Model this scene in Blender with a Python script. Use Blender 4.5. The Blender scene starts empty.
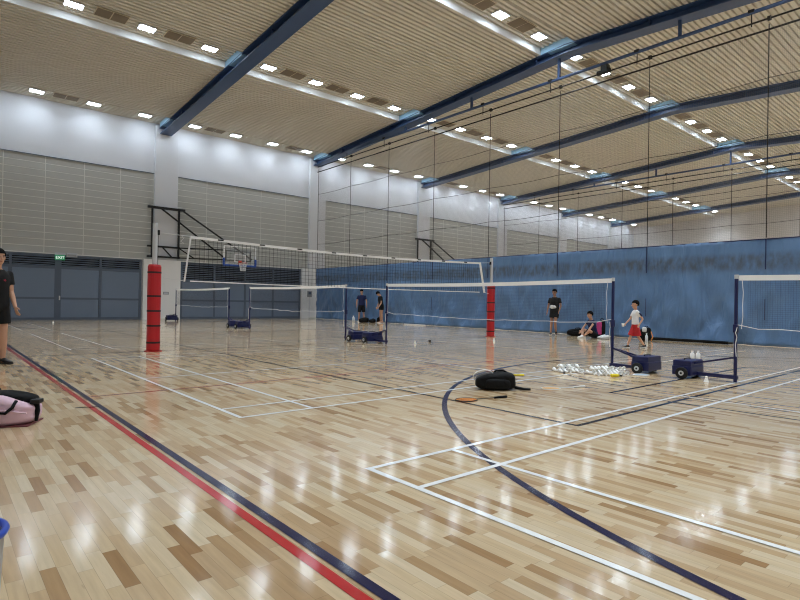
import bpy, bmesh, math, random
from mathutils import Vector, Matrix, noise
random.seed(7)
sc = bpy.context.scene
COL = sc.collection
PI = math.pi
R = math.radians

# ------------------------------------------------------------------ materials
def lin(c):
    return tuple(((v/255)/12.92 if v/255 <= .04045 else ((v/255+.055)/1.055)**2.4) for v in c)

def nt(name):
    m = bpy.data.materials.new(name); m.use_nodes = True
    return m, m.node_tree.nodes, m.node_tree.links, m.node_tree.nodes['Principled BSDF']

def mat(name, rgb, rough=.5, metal=0, var=.06, scale=8, spec=.5, bump=0, bscale=60):
    """procedural: base colour with a small noise variation, optional fine bump"""
    m, N, L, B = nt(name)
    c = lin(rgb)
    tc = N.new('ShaderNodeTexCoord')
    no = N.new('ShaderNodeTexNoise'); no.inputs['Scale'].default_value = scale; no.inputs['Detail'].default_value = 3
    L.new(tc.outputs['Object'], no.inputs['Vector'])
    mx = N.new('ShaderNodeMix'); mx.data_type = 'RGBA'
    mx.inputs['A'].default_value = (*[v*(1-var) for v in c], 1)
    mx.inputs['B'].default_value = (*[min(1, v*(1+var)) for v in c], 1)
    L.new(no.outputs['Fac'], mx.inputs['Factor'])
    L.new(mx.outputs['Result'], B.inputs['Base Color'])
    B.inputs['Roughness'].default_value = rough; B.inputs['Metallic'].default_value = metal
    B.inputs['Specular IOR Level'].default_value = spec
    if bump:
        n2 = N.new('ShaderNodeTexNoise'); n2.inputs['Scale'].default_value = bscale; n2.inputs['Detail'].default_value = 4
        L.new(tc.outputs['Object'], n2.inputs['Vector'])
        b = N.new('ShaderNodeBump'); b.inputs['Strength'].default_value = bump; b.inputs['Distance'].default_value = .02
        L.new(n2.outputs['Fac'], b.inputs['Height']); L.new(b.outputs['Normal'], B.inputs['Normal'])
    return m

def emis(name, rgb, s):
    m, N, L, B = nt(name)
    B.inputs['Base Color'].default_value = (*[min(.8, v) for v in rgb], 1)
    B.inputs['Emission Color'].default_value = (*rgb, 1); B.inputs['Emission Strength'].default_value = s
    return m

def floor_mat():
    m, N, L, B = nt('maple_parquet')
    def math_(op, a, b=None):
        n = N.new('ShaderNodeMath'); n.operation = op
        for i, v in enumerate((a, b)):
            if v is None: continue
            if isinstance(v, (int, float)): n.inputs[i].default_value = v
            else: L.new(v, n.inputs[i])
        return n.outputs[0]
    tc = N.new('ShaderNodeTexCoord'); sx = N.new('ShaderNodeSeparateXYZ'); L.new(tc.outputs['Object'], sx.inputs[0])
    W, LN = .056, .36
    u = math_('DIVIDE', sx.outputs['X'], W); row = math_('FLOOR', u); fu = math_('FRACT', u)
    wn = N.new('ShaderNodeTexWhiteNoise'); wn.noise_dimensions = '1D'; L.new(row, wn.inputs['W'])
    v0 = math_('DIVIDE', sx.outputs['Y'], LN); v = math_('ADD', v0, math_('MULTIPLY', wn.outputs['Value'], 17.3))
    col = math_('FLOOR', v); fv = math_('FRACT', v)
    cb = N.new('ShaderNodeCombineXYZ'); L.new(row, cb.inputs[0]); L.new(col, cb.inputs[1])
    w2 = N.new('ShaderNodeTexWhiteNoise'); w2.noise_dimensions = '2D'; L.new(cb.outputs[0], w2.inputs['Vector'])
    ramp = N.new('ShaderNodeValToRGB'); L.new(w2.outputs['Value'], ramp.inputs[0])
    e = ramp.color_ramp.elements
    e[0].position = 0; e[0].color = (*lin((158, 122, 84)), 1)
    e[1].position = 1; e[1].color = (*lin((213, 194, 163)), 1)
    for p_, c_ in ((.08, (173, 141, 103)), (.22, (190, 161, 124)), (.5, (203, 178, 142)), (.8, (209, 187, 153))):
        k = e.new(p_); k.color = (*lin(c_), 1)
    # grain
    mp = N.new('ShaderNodeMapping'); mp.inputs['Scale'].default_value = (46, 3.2, 1); L.new(tc.outputs['Object'], mp.inputs[0])
    g = N.new('ShaderNodeTexNoise'); g.inputs['Scale'].default_value = 1; g.inputs['Detail'].default_value = 4
    ad = N.new('ShaderNodeVectorMath'); ad.operation = 'ADD'; L.new(mp.outputs[0], ad.inputs[0]); L.new(cb.outputs[0], ad.inputs[1]); L.new(ad.outputs[0], g.inputs['Vector'])
    gr = N.new('ShaderNodeMapRange'); gr.inputs[1].default_value = .25; gr.inputs[2].default_value = .75; gr.inputs[3].default_value = .88; gr.inputs[4].default_value = 1.09
    L.new(g.outputs['Fac'], gr.inputs[0])
    # occasional dark mineral streaks
    mp2 = N.new('ShaderNodeMapping'); mp2.inputs['Scale'].default_value = (26, 4.5, 1); L.new(tc.outputs['Object'], mp2.inputs[0])
    g2 = N.new('ShaderNodeTexNoise'); g2.inputs['Scale'].default_value = 1; g2.inputs['Detail'].default_value = 2; L.new(mp2.outputs[0], g2.inputs['Vector'])
    st = N.new('ShaderNodeMapRange'); st.inputs[1].default_value = .73; st.inputs[2].default_value = .80; st.inputs[3].default_value = 1; st.inputs[4].default_value = .72
    L.new(g2.outputs['Fac'], st.inputs[0])
    # seams
    du = math_('MINIMUM', fu, math_('SUBTRACT', 1, fu)); dv = math_('MINIMUM', fv, math_('SUBTRACT', 1, fv))
    su = math_('GREATER_THAN', du, .018); sv = math_('GREATER_THAN', dv, .003)
    seam = math_('ADD', math_('MULTIPLY', math_('MULTIPLY', su, sv), .28), .72)
    f = math_('MULTIPLY', math_('MULTIPLY', gr.outputs[0], st.outputs[0]), seam)
    mul = N.new('ShaderNodeVectorMath'); mul.operation = 'SCALE'; L.new(ramp.outputs[0], mul.inputs[0]); L.new(f, mul.inputs['Scale'])
    L.new(mul.outputs[0], B.inputs['Base Color'])
    B.inputs['Roughness'].default_value = FLOOR_ROUGH; B.inputs['IOR'].default_value = 1.5
    lacquer(N, L, B, tc, w2.outputs['Color'])
    return m

FLOOR_ROUGH = .09
def lacquer(N, L, B, tc, plank=None):
    """slightly uneven varnished surface: every board lies a touch out of level and the varnish is wavy"""
    def vm(op, a, b):
        n = N.new('ShaderNodeVectorMath'); n.operation = op
        for k, v in enumerate((a, b)):
            if v is None: continue
            if isinstance(v, tuple): n.inputs[k].default_value = v
            else: L.new(v, n.inputs[k])
        return n.outputs[0]
    n = N.new('ShaderNodeTexNoise'); n.inputs['Scale'].default_value = 170; n.inputs['Detail'].default_value = 2
    L.new(tc.outputs['Object'], n.inputs['Vector'])
    v = vm('MULTIPLY', vm('SUBTRACT', n.outputs['Color'], (.5, .5, .5)), (.07, .07, 0))
    if plank is not None:
        v = vm('ADD', v, vm('MULTIPLY', vm('SUBTRACT', plank, (.5, .5, .5)), (.010, .007, 0)))
    v = vm('NORMALIZE', vm('ADD', v, (0, 0, 1)), None)
    L.new(v, B.inputs['Normal'])

def line_mat(name, rgb):
    m, N, L, B = nt(name)
    tc = N.new('ShaderNodeTexCoord')
    n = N.new('ShaderNodeTexNoise'); n.inputs['Scale'].default_value = 14; L.new(tc.outputs['Object'], n.inputs['Vector'])
    mx = N.new('ShaderNodeMix'); mx.data_type = 'RGBA'; c = lin(rgb)
    mx.inputs['A'].default_value = (*[v*.9 for v in c], 1); mx.inputs['B'].default_value = (*[min(1, v*1.08) for v in c], 1)
    L.new(n.outputs['Fac'], mx.inputs['Factor']); L.new(mx.outputs['Result'], B.inputs['Base Color'])
    B.inputs['Roughness'].default_value = FLOOR_ROUGH + .02; B.inputs['IOR'].default_value = 1.42
    lacquer(N, L, B, tc)
    return m

def curtain_mat():
    m, N, L, B = nt('blue_tarpaulin')
    tc = N.new('ShaderNodeTexCoord'); sx = N.new('ShaderNodeSeparateXYZ'); L.new(tc.outputs['Object'], sx.inputs[0])
    no = N.new('ShaderNodeTexNoise'); no.inputs['Scale'].default_value = 1.6; no.inputs['Detail'].default_value = 6; L.new(tc.outputs['Object'], no.inputs['Vector'])
    mx = N.new('ShaderNodeMix'); mx.data_type = 'RGBA'
    mx.inputs['A'].default_value = (*lin((84, 116, 158)), 1); mx.inputs['B'].default_value = (*lin((106, 140, 180)), 1)
    L.new(no.outputs['Fac'], mx.inputs['Factor'])
    # band of worn grey-brown streaks below the top hem
    mp = N.new('ShaderNodeMapping'); mp.inputs['Scale'].default_value = (1, 6, 3); L.new(tc.outputs['Object'], mp.inputs[0])
    st = N.new('ShaderNodeTexNoise'); st.inputs['Scale'].default_value = 1.1; st.inputs['Detail'].default_value = 5; L.new(mp.outputs[0], st.inputs['Vector'])
    mp2 = N.new('ShaderNodeMapping'); mp2.inputs['Scale'].default_value = (1, .55, .4); L.new(tc.outputs['Object'], mp2.inputs[0])
    lo = N.new('ShaderNodeTexNoise'); lo.inputs['Scale'].default_value = 1; lo.inputs['Detail'].default_value = 1; L.new(mp2.outputs[0], lo.inputs['Vector'])
    z1 = N.new('ShaderNodeMapRange'); z1.interpolation_type = 'SMOOTHSTEP'; L.new(sx.outputs['Z'], z1.inputs[0])
    z1.inputs[1].default_value = 2.05; z1.inputs[2].default_value = 2.35; z1.inputs[3].default_value = 0; z1.inputs[4].default_value = 1
    z2 = N.new('ShaderNodeMapRange'); z2.interpolation_type = 'SMOOTHSTEP'; L.new(sx.outputs['Z'], z2.inputs[0])
    z2.inputs[1].default_value = 2.55; z2.inputs[2].default_value = 2.78; z2.inputs[3].default_value = 1; z2.inputs[4].default_value = 0
    s1 = N.new('ShaderNodeMapRange'); L.new(st.outputs['Fac'], s1.inputs[0]); s1.inputs[1].default_value = .22; s1.inputs[2].default_value = .66
    s2 = N.new('ShaderNodeMapRange'); L.new(lo.outputs['Fac'], s2.inputs[0]); s2.inputs[1].default_value = .24; s2.inputs[2].default_value = .40
    def mul(a, b):
        n = N.new('ShaderNodeMath'); n.operation = 'MULTIPLY'; n.use_clamp = True
        L.new(a, n.inputs[0])
        if isinstance(b, float): n.inputs[1].default_value = b
        else: L.new(b, n.inputs[1])
        return n.outputs[0]
    f = mul(mul(mul(z1.outputs[0], z2.outputs[0]), mul(s1.outputs[0], s2.outputs[0])), .97)
    m2 = N.new('ShaderNodeMix'); m2.data_type = 'RGBA'; L.new(f, m2.inputs['Factor']); L.new(mx.outputs['Result'], m2.inputs['A'])
    m2.inputs['B'].default_value = (*lin((80, 90, 102)), 1)
    L.new(m2.outputs['Result'], B.inputs['Base Color'])
    B.inputs['Roughness'].default_value = .42
    n3 = N.new('ShaderNodeTexNoise'); n3.inputs['Scale'].default_value = 4; n3.inputs['Detail'].default_value = 3; n3.inputs['Distortion'].default_value = .9
    m3 = N.new('ShaderNodeMapping'); m3.inputs['Rotation'].default_value = (R(-38), 0, 0); m3.inputs['Scale'].default_value = (1, .9, .16)
    L.new(tc.outputs['Object'], m3.inputs[0]); L.new(m3.outputs[0], n3.inputs['Vector'])
    b = N.new('ShaderNodeBump'); b.inputs['Strength'].default_value = .9; b.inputs['Distance'].default_value = .10
    L.new(n3.outputs['Fac'], b.inputs['Height']); L.new(b.outputs['Normal'], B.inputs['Normal'])
    return m

M = {}
M['floor'] = floor_mat()
M['l_white'] = line_mat('white_line_paint', (244, 244, 242))
M['l_navy'] = line_mat('navy_line_paint', (18, 24, 66))
M['l_black'] = line_mat('black_line_paint', (18, 19, 30))
M['l_red'] = line_mat('red_line_paint', (182, 42, 46))
M['l_thinred'] = line_mat('faded_red_line_paint', (186, 48, 38))
M['wall'] = mat('white_wall_paint', (210, 211, 216), .7, var=.02, scale=.5)
M['pillar_base'] = mat('bright_white_gloss_paint', (236, 235, 234), .45, var=.02, scale=.7)
M['board'] = mat('grey_acoustic_board', (178, 178, 174), .75, var=.03, scale=1.5)
M['board_gap'] = mat('pale_board_joint', (222, 222, 216), .8)
M['deck'] = mat('beige_metal_deck', (210, 205, 193), .55, var=.03, scale=.6)
M['strip'] = mat('white_ceiling_upstand', (222, 224, 224), .5)
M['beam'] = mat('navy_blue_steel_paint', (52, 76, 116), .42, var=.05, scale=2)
M['plate'] = mat('pale_blue_web_plate', (150, 190, 216), .45, var=.05, scale=2)
M['navy'] = mat('dark_navy_powder_coat', (19, 27, 78), .35, var=.08)
M['door'] = mat('slate_grey_door_paint', (108, 122, 142), .5, var=.03, scale=2)
M['doorframe'] = mat('dark_slate_door_frame', (84, 95, 112), .5, var=.04)
M['black'] = mat('black_steel', (12, 12, 13), .5)
M['dark'] = mat('near_black_gap', (12, 13, 16), .9)
M['alu'] = mat('brushed_aluminium', (206, 208, 210), .4, .25, var=.05, scale=20)
M['pad'] = mat('red_vinyl_padding', (186, 24, 32), .35, var=.08, scale=6, bump=.15, bscale=14)
M['strap'] = mat('dark_strap', (40, 20, 24), .6)
M['white_tape'] = mat('white_net_tape', (250, 250, 250), .6, var=.03)
M['cord_black'] = mat('black_net_cord', (20, 22, 28), .8)
M['cord_brown'] = mat('dark_brown_net_cord', (46, 40, 40), .8)
M['cord_grey'] = mat('grey_divider_mesh', (128, 127, 130), .8)
M['cord_white'] = mat('white_cord', (230, 230, 230), .7)
M['vent'] = mat('brown_grey_vent_mesh', (126, 112, 94), .7)
M['ventframe'] = mat('beige_vent_frame', (198, 184, 160), .5)
M['housing'] = mat('light_grey_lamp_housing', (200, 200, 200), .4)
M['led'] = emis('lit_led_cells', (.75, .88, 1.0), 34)
M['curtain'] = curtain_mat()
M['skin'] = mat('skin_tone', (204, 156, 128), .5, var=.05, scale=12)
M['skin2'] = mat('tanned_skin_tone', (172, 126, 100), .5, var=.05, scale=12)
M['hair'] = mat('black_hair', (9, 8, 8), .85, var=.3, scale=60, spec=.15)
M['tee_black'] = mat('black_jersey_cloth', (13, 13, 15), .9, bump=.3, bscale=20)
M['tee_navy'] = mat('navy_jersey_cloth', (24, 32, 74), .85, bump=.3, bscale=20)
M['tee_white'] = mat('white_jersey_cloth', (226, 226, 228), .85, bump=.3, bscale=20)
M['shorts_red'] = mat('red_sport_cloth', (186, 36, 42), .8, bump=.3, bscale=20)
M['shoe_black'] = mat('black_shoe', (22, 22, 24), .6)
M['sole'] = mat('white_rubber_sole', (222, 222, 220), .6)
M['pinkred'] = mat('pinkish_red_print', (226, 60, 92), .7)
M['pink'] = mat('pale_pink_nylon', (228, 192, 206), .6, var=.05, scale=10, bump=.4, bscale=9)
M['nylon'] = mat('black_nylon', (11, 11, 12), .75, var=.25, scale=14, spec=.25, bump=.5, bscale=26)
M['webbing'] = mat('black_webbing', (10, 10, 11), .8, spec=.25)
M['magenta'] = mat('magenta_nylon', (198, 62, 128), .6)
M['yellow'] = mat('yellow_grip', (226, 206, 40), .5)
M['orange'] = mat('orange_string_bed', (236, 152, 74), .6)
M['peach'] = mat('pale_orange_string_bed', (238, 194, 132), .6)
M['paleblue'] = mat('pale_blue_string_bed', (196, 216, 234), .6)
M['feather'] = mat('white_feather', (250, 250, 247), .7, var=.04, scale=40)
M['cork'] = mat('white_cork', (244, 242, 236), .6)
M['rim_orange'] = mat('orange_hoop_paint', (214, 76, 48), .45)
M['blue_pad'] = mat('blue_board_padding', (44, 84, 176), .5)
M['bin_blue'] = mat('blue_plastic', (34, 72, 176), .35)
M['bin_grey'] = mat('grey_plastic', (168, 166, 162), .45)
M['green'] = emis('lit_green_sign', (.02, .20, .09), .5)
M['signwhite'] = emis('lit_sign_white', (.9, .95, .92), .6)
M['signgrey'] = mat('grey_white_sign', (186, 190, 198), .5)
M['boxgrey'] = mat('grey_plastic_box', (150, 150, 152), .5)
M['tyre'] = mat('black_rubber', (16, 16, 17), .7)
M['bottle'] = mat('frosted_white_plastic', (226, 230, 232), .3)
M['farwall'] = mat('beige_end_wall', (208, 204, 202), .8, var=.08, scale=1.2)
M['eye'] = mat('dark_eye', (24, 18, 16), .3)
M['lip'] = mat('lip_tone', (160, 88, 82), .5)
def glass_mat():
    m, N, L, B = nt('clear_acrylic')
    t = N.new('ShaderNodeBsdfTransparent'); mx = N.new('ShaderNodeMixShader'); mx.inputs[0].default_value = .12
    B.inputs['Roughness'].default_value = .08; B.inputs['Base Color'].default_value = (.8, .84, .86, 1)
    L.new(t.outputs[0], mx.inputs[1]); L.new(B.outputs[0], mx.inputs[2])
    L.new(mx.outputs[0], N['Material Output'].inputs['Surface'])
    return m
M['glass'] = glass_mat()

# ------------------------------------------------------------------ mesh builder
class MB:
    def __init__(s): s.v = []; s.f = []; s.mi = []; s.m = 0
    def add(s, vs, fs):
        o = len(s.v); s.v += [tuple(v) for v in vs]; s.f += [tuple(i+o for i in f) for f in fs]; s.mi += [s.m]*len(fs); return s
    def box(s, c, d, rot=None):
        x, y, z = (q/2 for q in d)
        vs = [Vector(t) for t in ((-x,-y,-z),(x,-y,-z),(x,y,-z),(-x,y,-z),(-x,-y,z),(x,-y,z),(x,y,z),(-x,y,z))]
        if rot is not None: vs = [rot @ v for v in vs]
        c = Vector(c)
        return s.add([v+c for v in vs], [(0,3,2,1),(4,5,6,7),(0,1,5,4),(1,2,6,5),(2,3,7,6),(3,0,4,7)])
    def b2(s, a, b): return s.box([(p+q)/2 for p, q in zip(a, b)], [abs(q-p) for p, q in zip(a, b)])
    def bar(s, a, b, w, h=None, up=(0,0,1)):
        a, b = Vector(a), Vector(b); d = b-a; L = d.length; h = h or w
        z = d.normalized(); u = Vector(up)
        if abs(z.dot(u)) > .99: u = Vector((1,0,0))
        x = u.cross(z).normalized(); y = z.cross(x)
        rot = Matrix((x, y, z)).transposed()
        return s.box((a+b)/2, (w, h, L), rot)
    def tube(s, pts, r, n=10, closed=False, caps=True):
        pts = [Vector(p) for p in pts]; rs = r if isinstance(r, (list, tuple)) else [r]*len(pts)
        k = len(pts); rings = []; prev = None
        for i, p in enumerate(pts):
            if closed: d = pts[(i+1) % k]-pts[i-1]
            else: d = pts[min(i+1, k-1)]-pts[max(i-1, 0)]
            d.normalize()
            if prev is None:
                u = Vector((0,0,1)) if abs(d.z) < .9 else Vector((1,0,0))
                x = u.cross(d).normalized()
            else:
                x = (prev-d*prev.dot(d)).normalized()
            prev = x; y = d.cross(x)
            rings.append([p+(x*math.cos(2*PI*j/n)+y*math.sin(2*PI*j/n))*rs[i] for j in range(n)])
        vs = [v for rg in rings for v in rg]; fs = []
        for i in range(k if closed else k-1):
            i2 = (i+1) % k
            for j in range(n): fs.append((i*n+j, i*n+(j+1) % n, i2*n+(j+1) % n, i2*n+j))
        if not closed and caps: fs += [tuple(range(n))[::-1], tuple(range((k-1)*n, k*n))]
        return s.add(vs, fs)
    def cyl(s, a, b, r, n=16): return s.tube([a, b], r, n)
    def capsule(s, pts, rs, n=12):
        """tapered chain with rounded ends"""
        pts = [Vector(p) for p in pts]
        d0 = (pts[0]-pts[1]).normalized(); d1 = (pts[-1]-pts[-2]).normalized()
        P, Q = [], []
        for t in (.98, .8, .45): P.append(pts[0]+d0*rs[0]*t); Q.append(rs[0]*math.sqrt(1-t*t))
        P += pts; Q += list(rs)
        for t in (.45, .8, .98): P.append(pts[-1]+d1*rs[-1]*t); Q.append(rs[-1]*math.sqrt(1-t*t))
        return s.tube(P, Q, n)
    def loft(s, rings, caps=True):
        n = len(rings[0]); vs = [v for r in rings for v in r]; fs = []
        for i in range(len(rings)-1):
            for j in range(n): fs.append((i*n+j, i*n+(j+1) % n, (i+1)*n+(j+1) % n, (i+1)*n+j))
        if caps: fs += [tuple(range(n))[::-1], tuple(range((len(rings)-1)*n, len(rings)*n))]
        return s.add(vs, fs)
    def ell(s, c, r, nu=16, nv=10, rot=None, fn=None):
        c = Vector(c); vs = []; fs = []
        for i in range(nv+1):
            th = PI*i/nv
            for j in range(nu):
                ph = 2*PI*j/nu
                v = Vector((r[0]*math.sin(th)*math.cos(ph), r[1]*math.sin(th)*math.sin(ph), r[2]*math.cos(th)))
                if fn: v = fn(v)
                if rot is not None: v = rot @ v
                vs.append(v+c)
        for i in range(nv):
            for j in range(nu): fs.append((i*nu+j, (i+1)*nu+j, (i+1)*nu+(j+1) % nu, i*nu+(j+1) % nu))
        return s.add(vs, fs)
    def lathe(s, prof, n=24, c=(0,0,0), caps=True):
        rings = [[Vector((r*math.cos(2*PI*j/n)+c[0], r*math.sin(2*PI*j/n)+c[1], z+c[2])) for j in range(n)] for r, z in prof]
        return s.loft(rings, caps)
    def mesh(s, name, mats, smooth=False):
        me = bpy.data.meshes.new(name); me.from_pydata(s.v, [], s.f)
        mats = mats if isinstance(mats, (list, tuple)) else [mats]
        for m in mats: me.materials.append(m)
        if len(mats) > 1: me.polygons.foreach_set('material_index', s.mi)
        bm = bmesh.new(); bm.from_mesh(me); bmesh.ops.remove_doubles(bm, verts=bm.verts, dist=1e-6) if smooth else None
        bmesh.ops.recalc_face_normals(bm, faces=bm.faces); bm.to_mesh(me); bm.free()
        if smooth:
            for p in me.polygons: p.use_smooth = True
        return me
    def build(s, name, mats, parent=None, smooth=False, bevel=0, sub=0):
        o = bpy.data.objects.new(name, s.mesh(name, mats, smooth)); COL.objects.link(o)
        if parent: o.parent = parent
        if bevel:
            b = o.modifiers.new('bevel', 'BEVEL'); b.width = bevel; b.segments = 2; b.limit_method = 'ANGLE'
        if sub:
            b = o.modifiers.new('subsurf', 'SUBSURF'); b.levels = sub; b.render_levels = sub
        return o

def tag(o, label, cat, group=None, kind=None):
    o['label'] = label; o['category'] = cat
    if group: o['group'] = group
    if kind: o['kind'] = kind
    return o
def empty(name, loc=(0,0,0), rz=0, label=None, cat=None, group=None):
    o = bpy.data.objects.new(name, None); COL.objects.link(o); o.location = loc; o.rotation_euler = (0,0,rz); o.empty_display_size = .1
    if label: tag(o, label, cat, group)
    return o
def structure(o, label=None):
    o['kind'] = 'structure'
    if label: o['label'] = label
    return o
def dup(root, loc=None, rz=None, label=None):
    def cp(o, par):
        c = o.copy(); COL.objects.link(c)
        if par: c.parent = par
        for ch in list(o.children): cp(ch, c)
        return c
    r = cp(root, None)
    if loc is not None: r.location = loc
    if rz is not None: r.rotation_euler = (0,0,rz)
    if label: r['label'] = label
    return r
def remeshed(mb, name, m, parent, voxel, smooth=3):
    """merge overlapping closed shapes into one continuous surface"""
    me = bpy.data.meshes.new('tmp'); me.from_pydata(mb.v, [], mb.f)
    bm = bmesh.new(); bm.from_mesh(me); bmesh.ops.remove_doubles(bm, verts=bm.verts, dist=1e-5)
    bmesh.ops.recalc_face_normals(bm, faces=bm.faces); bm.to_mesh(me); bm.free()
    o = bpy.data.objects.new('tmp', me); COL.objects.link(o)
    r = o.modifiers.new('r', 'REMESH'); r.mode = 'VOXEL'; r.voxel_size = voxel; r.use_smooth_shade = True
    if smooth:
        q = o.modifiers.new('s', 'SMOOTH'); q.iterations = smooth; q.factor = .5
    dg = bpy.context.evaluated_depsgraph_get()
    out = bpy.data.meshes.new_from_object(o.evaluated_get(dg)); out.name = name
    bpy.data.objects.remove(o); bpy.data.meshes.remove(me)
    out.materials.clear(); out.materials.append(m)
    for p in out.polygons: p.use_smooth = True
    ob = bpy.data.objects.new(name, out); COL.objects.link(ob); ob.parent = parent
    return ob

# ------------------------------------------------------------------ camera
FPX, H = 543.8715, 1.074007
r_ = Vector((0.75750244, -0.65261191, 0.01696316)); u_ = Vector((-0.01590469, 0.00752774, 0.99984518)); f_ = Vector((0.65263856, 0.75765495, 0.00467731))
cam = bpy.data.cameras.new('camera'); co = bpy.data.objects.new('camera', cam); COL.objects.link(co)
mw = Matrix((r_, u_, -f_)).transposed().to_4x4(); mw.translation = (0, 0, H); co.matrix_world = mw
cam.sensor_width = 36; cam.lens = FPX/800*36; cam.clip_start = .05; cam.clip_end = 300
sc.camera = co

# ------------------------------------------------------------------ room
YW, XN, XF, YR = 29.36, -4.0, 60.0, -6.6
XC = 18.1                                    # divider curtain
BEAMS = [9.0 + 9.12*k for k in range(-1, 6)]
RIDGE = 11.5
def zd(y): return 10.86-.06*abs(y-RIDGE)
ROWS = [28.45, 20.3, 12.0, 3.75, -4.6]
TRAYS = [(27.55, YW), (19.45, 21.0), (11.1, 12.55), (2.9, 4.4), (-5.5, -3.9)]
TH = .24

fl = structure(MB().b2((XN, YR, -.2), (XF, YW, 0)).build('floor', M['floor']), 'varnished maple parquet sports floor')

# painted lines, children of the floor, each colour one thin layer
LZ = [0]
def dash_rect(mb, x0, x1, y0, y1, z):
    LZ[0] = (LZ[0]+1) % 16; z += LZ[0]*3e-5
    mb.add([(x0,y0,z),(x1,y0,z),(x1,y1,z),(x0,y1,z)], [(0,1,2,3)])
def hl(mb, y, x0, x1, w, z): dash_rect(mb, min(x0,x1), max(x0,x1), y-w/2, y+w/2, z)
def vl(mb, x, y0, y1, w, z): dash_rect(mb, x-w/2, x+w/2, min(y0,y1), max(y0,y1), z)
def arc(mb, cx, cy, r, a0, a1, w, z, n=72):
    vs = []; fs = []
    for i in range(n+1):
        a = a0+(a1-a0)*i/n
        for q in (r-w/2, r+w/2): vs.append((cx+q*math.cos(a), cy+q*math.sin(a), z))
    for i in range(n): fs.append((2*i, 2*i+1, 2*i+3, 2*i+2))
    mb.add(vs, fs)
BX0, BX1, BNET = 2.13, 15.53, 8.83
COURTS = [(-3.31, 2.79), (4.67, 10.77), (12.57, 18.67), (20.5, 26.6)]
wl = MB(); z = .0034; w = .04
for off in (0, 18.3, 36.6):
    for (y0, y1) in COURTS:
        for x in (BX0, BX0+.76, BNET-1.98, BNET+1.98, BX1-.76, BX1): vl(wl, off+x+(w/2 if x < BNET else -w/2), y0, y1, w, z)
        for y in (y0+w/2, y1-w/2, y0+.46+w/2, y1-.46-w/2): hl(wl, y, off+BX0, off+BX1, w, z)
        ym = (y0+y1)/2
        hl(wl, ym, off+BX0, off+BNET-1.98, w, z); hl(wl, ym, off+BNET+1.98, off+BX1, w, z)
wl.build('court_line', M['l_white'], fl)['label'] = 'white badminton court lines'
nv = MB(); z = .0026; w = .05; CX = 8.88
vl(nv, 1.275, -2.3, YW-.4, w, z); vl(nv, 16.5, -2.3, 25.7, w, z)
hl(nv, -2.3, 1.25, 16.5, w, z); hl(nv, 25.7, 1.25, 16.5, w, z); hl(nv, 11.68, 1.25, 16.5, w*.7, z)
arc(nv, 8.9, -.8, 6.8, R(6), R(174), .055, z); arc(nv, CX, 24.1, 6.75, R(186), R(354), .055, z)
vl(nv, CX-6.72, -2.3, 0, w, z); vl(nv, CX+6.72, -2.3, 0, w, z)
nv.build('court_line', M['l_navy'], fl)['label'] = 'navy basketball court lines'
bk = MB(); z = .0012; w = .045
for x in (4.39, 13.39): vl(bk, x, 2.64, 20.65, w, z)
for y in (2.64, 8.65, 14.65, 20.65): hl(bk, y, 4.39-.02, 13.39+.02, w if y < 5 else .02, z)
hl(bk, 3.4, 6.38, 11.36, w, z)
for x in (6.38, 11.36): vl(bk, x, -2.3, 3.4, .03, z)
arc(bk, CX, 3.55, 1.8, 0, PI, .04, z, 40)
arc(bk, CX, 11.68, 1.8, 0, 2*PI, .035, z, 60)
bk.build('court_line', M['l_black'], fl)['label'] = 'black volleyball court and key lines'
rd = MB(); z = .0019
vl(rd, 1.2, -5, YW-.4, .05, z)
rd.build('court_line', M['l_red'], fl)['label'] = 'red boundary line'
rt = MB(); hl(rt, 6.62, 1.32, 15.6, .045, .0006); hl(rt, 16.8, 1.32, 15.6, .03, .0006)
rt.build('court_line', M['l_thinred'], fl)['label'] = 'faded thin red court line'

# walls
structure(MB().b2((XN, YW, 0), (XF, YW+.25, 11.3)).build('wall_back', M['wall']), 'tall white back wall of the hall')
structure(MB().b2((XN-.25, YR, 0), (XN, YW+.25, 11.5)).build('wall_near', M['wall']), 'white wall behind the viewer')
structure(MB().b2((XN-.25, YR-.25, 0), (XF, YR, 11.3)).build('wall_right', M['wall']), 'white wall on the right of the hall')
structure(MB().b2((XF, YR-.25, 0), (XF+.25, YW+.25, 11.5)).build('wall_far', M['farwall']), 'beige end wall beyond the divider nets')

# ribbed deck ceiling with recessed lamp trays
def ceiling():
    pts = []                                     # profile (y, z, material)
    pitch, gw, gd = .19, .085, .075
    edges = sorted([t for tr in TRAYS for t in tr])
    def level(y):
        for a, b in TRAYS:
            if a <= y <= b: return TH
        return 0
    segs = []
    ys = [YR] + edges
    if ys[-1] < YW-.001: ys.append(YW)
    mb = MB(); prev = None
    for a, b in zip(ys[:-1], ys[1:]):
        lv = level((a+b)/2); n = max(1, round((b-a)/pitch)); st = (b-a)/n; prof = []
        for i in range(n):
            y = a+i*st
            for yy, g in ((y, 0), (y+st-gw, 0), (y+st-gw+.012, gd), (y+st-.012, gd)):
                prof.append((yy, zd(yy)+lv+g))
        prof.append((b, zd(b)+lv))
        mb.m = 0
        o = len(mb.v)
        vs = [];  fs = []
        for y, zz in prof: vs += [(XN, y, zz), (XF, y, zz)]
        for i in range(len(prof)-1): fs.append((2*i, 2*i+1, 2*i+3, 2*i+2))
        mb.add(vs, fs)
        if prev is not None:
            mb.m = 1
            mb.add([(XN, a, prev), (XF, a, prev), (XF, a, prof[0][1]), (XN, a, prof[0][1])], [(0,1,2,3)])
        prev = prof[-1][1]
    return mb
structure(ceiling().build('ceiling', [M['deck'], M['strip']]), 'beige ribbed metal deck ceiling with recessed lamp trays')

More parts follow.
